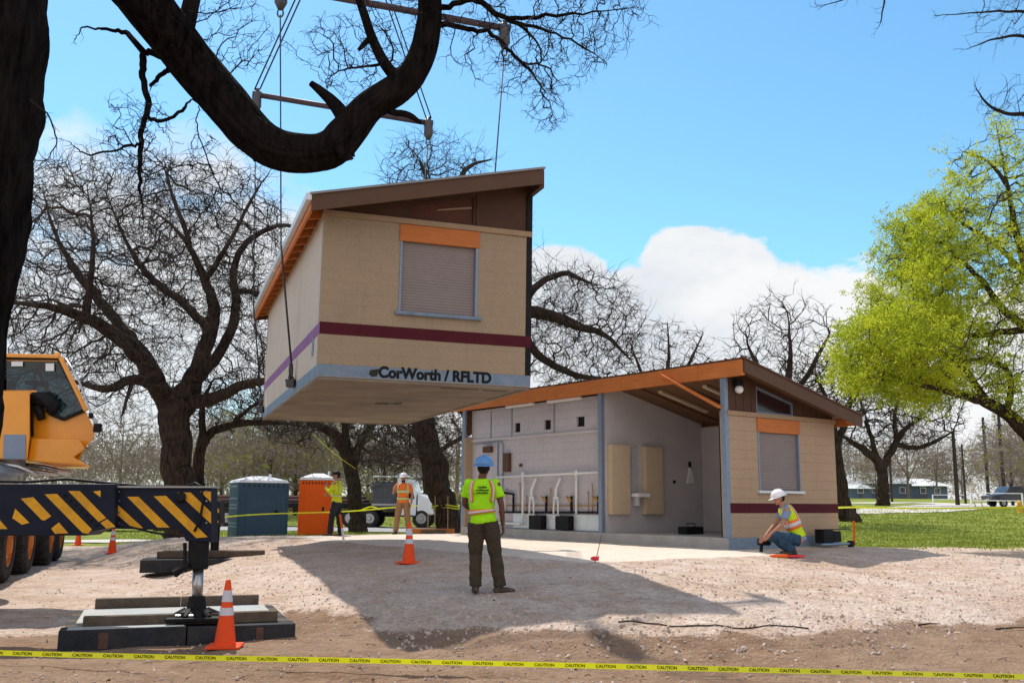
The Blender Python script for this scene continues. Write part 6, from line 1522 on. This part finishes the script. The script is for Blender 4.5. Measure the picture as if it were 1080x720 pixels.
def pix_dir(px, py):
    v = (fw*F_PX + rt*(px-540) - up*(py-360)).normalized(); return math.atan2(v.x, v.y), math.asin(v.z)
def blob(px, py, rx, ry):
    a, e = pix_dir(px, py); rx /= F_PX; ry /= F_PX
    d = wm('SQRT', wm('ADD', wm('POWER', wm('DIVIDE', wm('SUBTRACT', az, a), rx), 2), wm('POWER', wm('DIVIDE', wm('SUBTRACT', el, e), ry), 2)))
    return wm('SUBTRACT', 1, d)
dens = None
for b_ in ((745, 330, 105, 88), (830, 345, 110, 72), (650, 345, 120, 72), (590, 300, 70, 42), (725, 275, 55, 38), (880, 360, 120, 84), (720, 420, 260, 110),
           (1080, 420, 200, 110), (560, 420, 200, 90)):
    q = blob(*b_); dens = q if dens is None else wm('MAXIMUM', dens, q)
cum = wm('ADD', dens, wm('ADD', wm('MULTIPLY', wm('SUBTRACT', nA, .5), 1.05), wm('MULTIPLY', wm('SUBTRACT', nB, .5), .42)))
cr = wn('ShaderNodeValToRGB'); cr.color_ramp.elements[0].position = .02; cr.color_ramp.elements[1].position = .14; L.new(cum, cr.inputs[0])
dl = None
for b_ in ((120, 210, 170, 70), (210, 190, 130, 60), (60, 330, 200, 120), (230, 330, 200, 170), (120, 440, 320, 150), (250, 250, 160, 110), (320, 260, 120, 80), (-100, 260, 200, 130), (400, 440, 220, 110)):
    q = blob(*b_); dl = q if dl is None else wm('MAXIMUM', dl, q)
wis = wm('ADD', dl, wm('ADD', wm('MULTIPLY', wm('SUBTRACT', nC, .5), 2.1), wm('MULTIPLY', wm('SUBTRACT', nB, .5), .6)))
cw = wn('ShaderNodeValToRGB'); cw.color_ramp.elements[0].position = .05; cw.color_ramp.elements[1].position = .62; L.new(wis, cw.inputs[0])
# haze near the horizon; unseen bright clouds behind the camera, added as fill light
hz = wn('ShaderNodeMapRange'); hz.inputs['From Min'].default_value = .18; hz.inputs['From Max'].default_value = 0.0; hz.inputs['To Max'].default_value = .62; L.new(el, hz.inputs['Value'])
so = wn('ShaderNodeMapRange'); so.inputs['From Min'].default_value = .0; so.inputs['From Max'].default_value = -.35; L.new(sp.outputs[1], so.inputs['Value'])
sr = wn('ShaderNodeValToRGB'); sr.color_ramp.elements[0].position = .34; sr.color_ramp.elements[1].position = .50; L.new(nC, sr.inputs[0])
south_fill = wm('MULTIPLY', so.outputs[0], sr.outputs[0])
cov = wm('MAXIMUM', wm('MAXIMUM', wm('MAXIMUM', cr.outputs[0], south_fill), wm('MULTIPLY', cw.outputs[0], .96)), hz.outputs[0], True)
# blue of the sky: the physical sky, tinted towards the photograph's cyan
mixt = wn('ShaderNodeMix', data_type='RGBA', blend_type='MULTIPLY'); mixt.inputs[0].default_value = 1
L.new(sky.outputs[0], mixt.inputs[6]); mixt.inputs[7].default_value = (1.34,1.98,2.05,1)
shade = wn('ShaderNodeValToRGB'); shade.color_ramp.elements[0].position = .30; shade.color_ramp.elements[0].color = (7.6, 8.2, 9.0, 1); shade.color_ramp.elements[1].position = .58; shade.color_ramp.elements[1].color = (10.2, 10.3, 10.4, 1)
L.new(nC, shade.inputs[0])
mc = wn('ShaderNodeMix', data_type='RGBA'); L.new(cov, mc.inputs[0]); L.new(mixt.outputs[2], mc.inputs[6]); L.new(shade.outputs[0], mc.inputs[7])
mw = wn('ShaderNodeMix', data_type='RGBA'); L.new(south_fill, mw.inputs[0]); L.new(mc.outputs[2], mw.inputs[6]); mw.inputs[7].default_value = (11.6, 11.2, 11.6, 1)
L.new(mw.outputs[2], bg.inputs[0]); bg.inputs[1].default_value = .093
sc.view_settings.view_transform = 'Standard'; sc.view_settings.look = 'None'; sc.view_settings.exposure = 0; sc.view_settings.gamma = 1
sc.cycles.max_bounces = 6; sc.cycles.diffuse_bounces = 3; sc.cycles.transparent_max_bounces = 8
sc.cycles.sample_clamp_indirect = 6
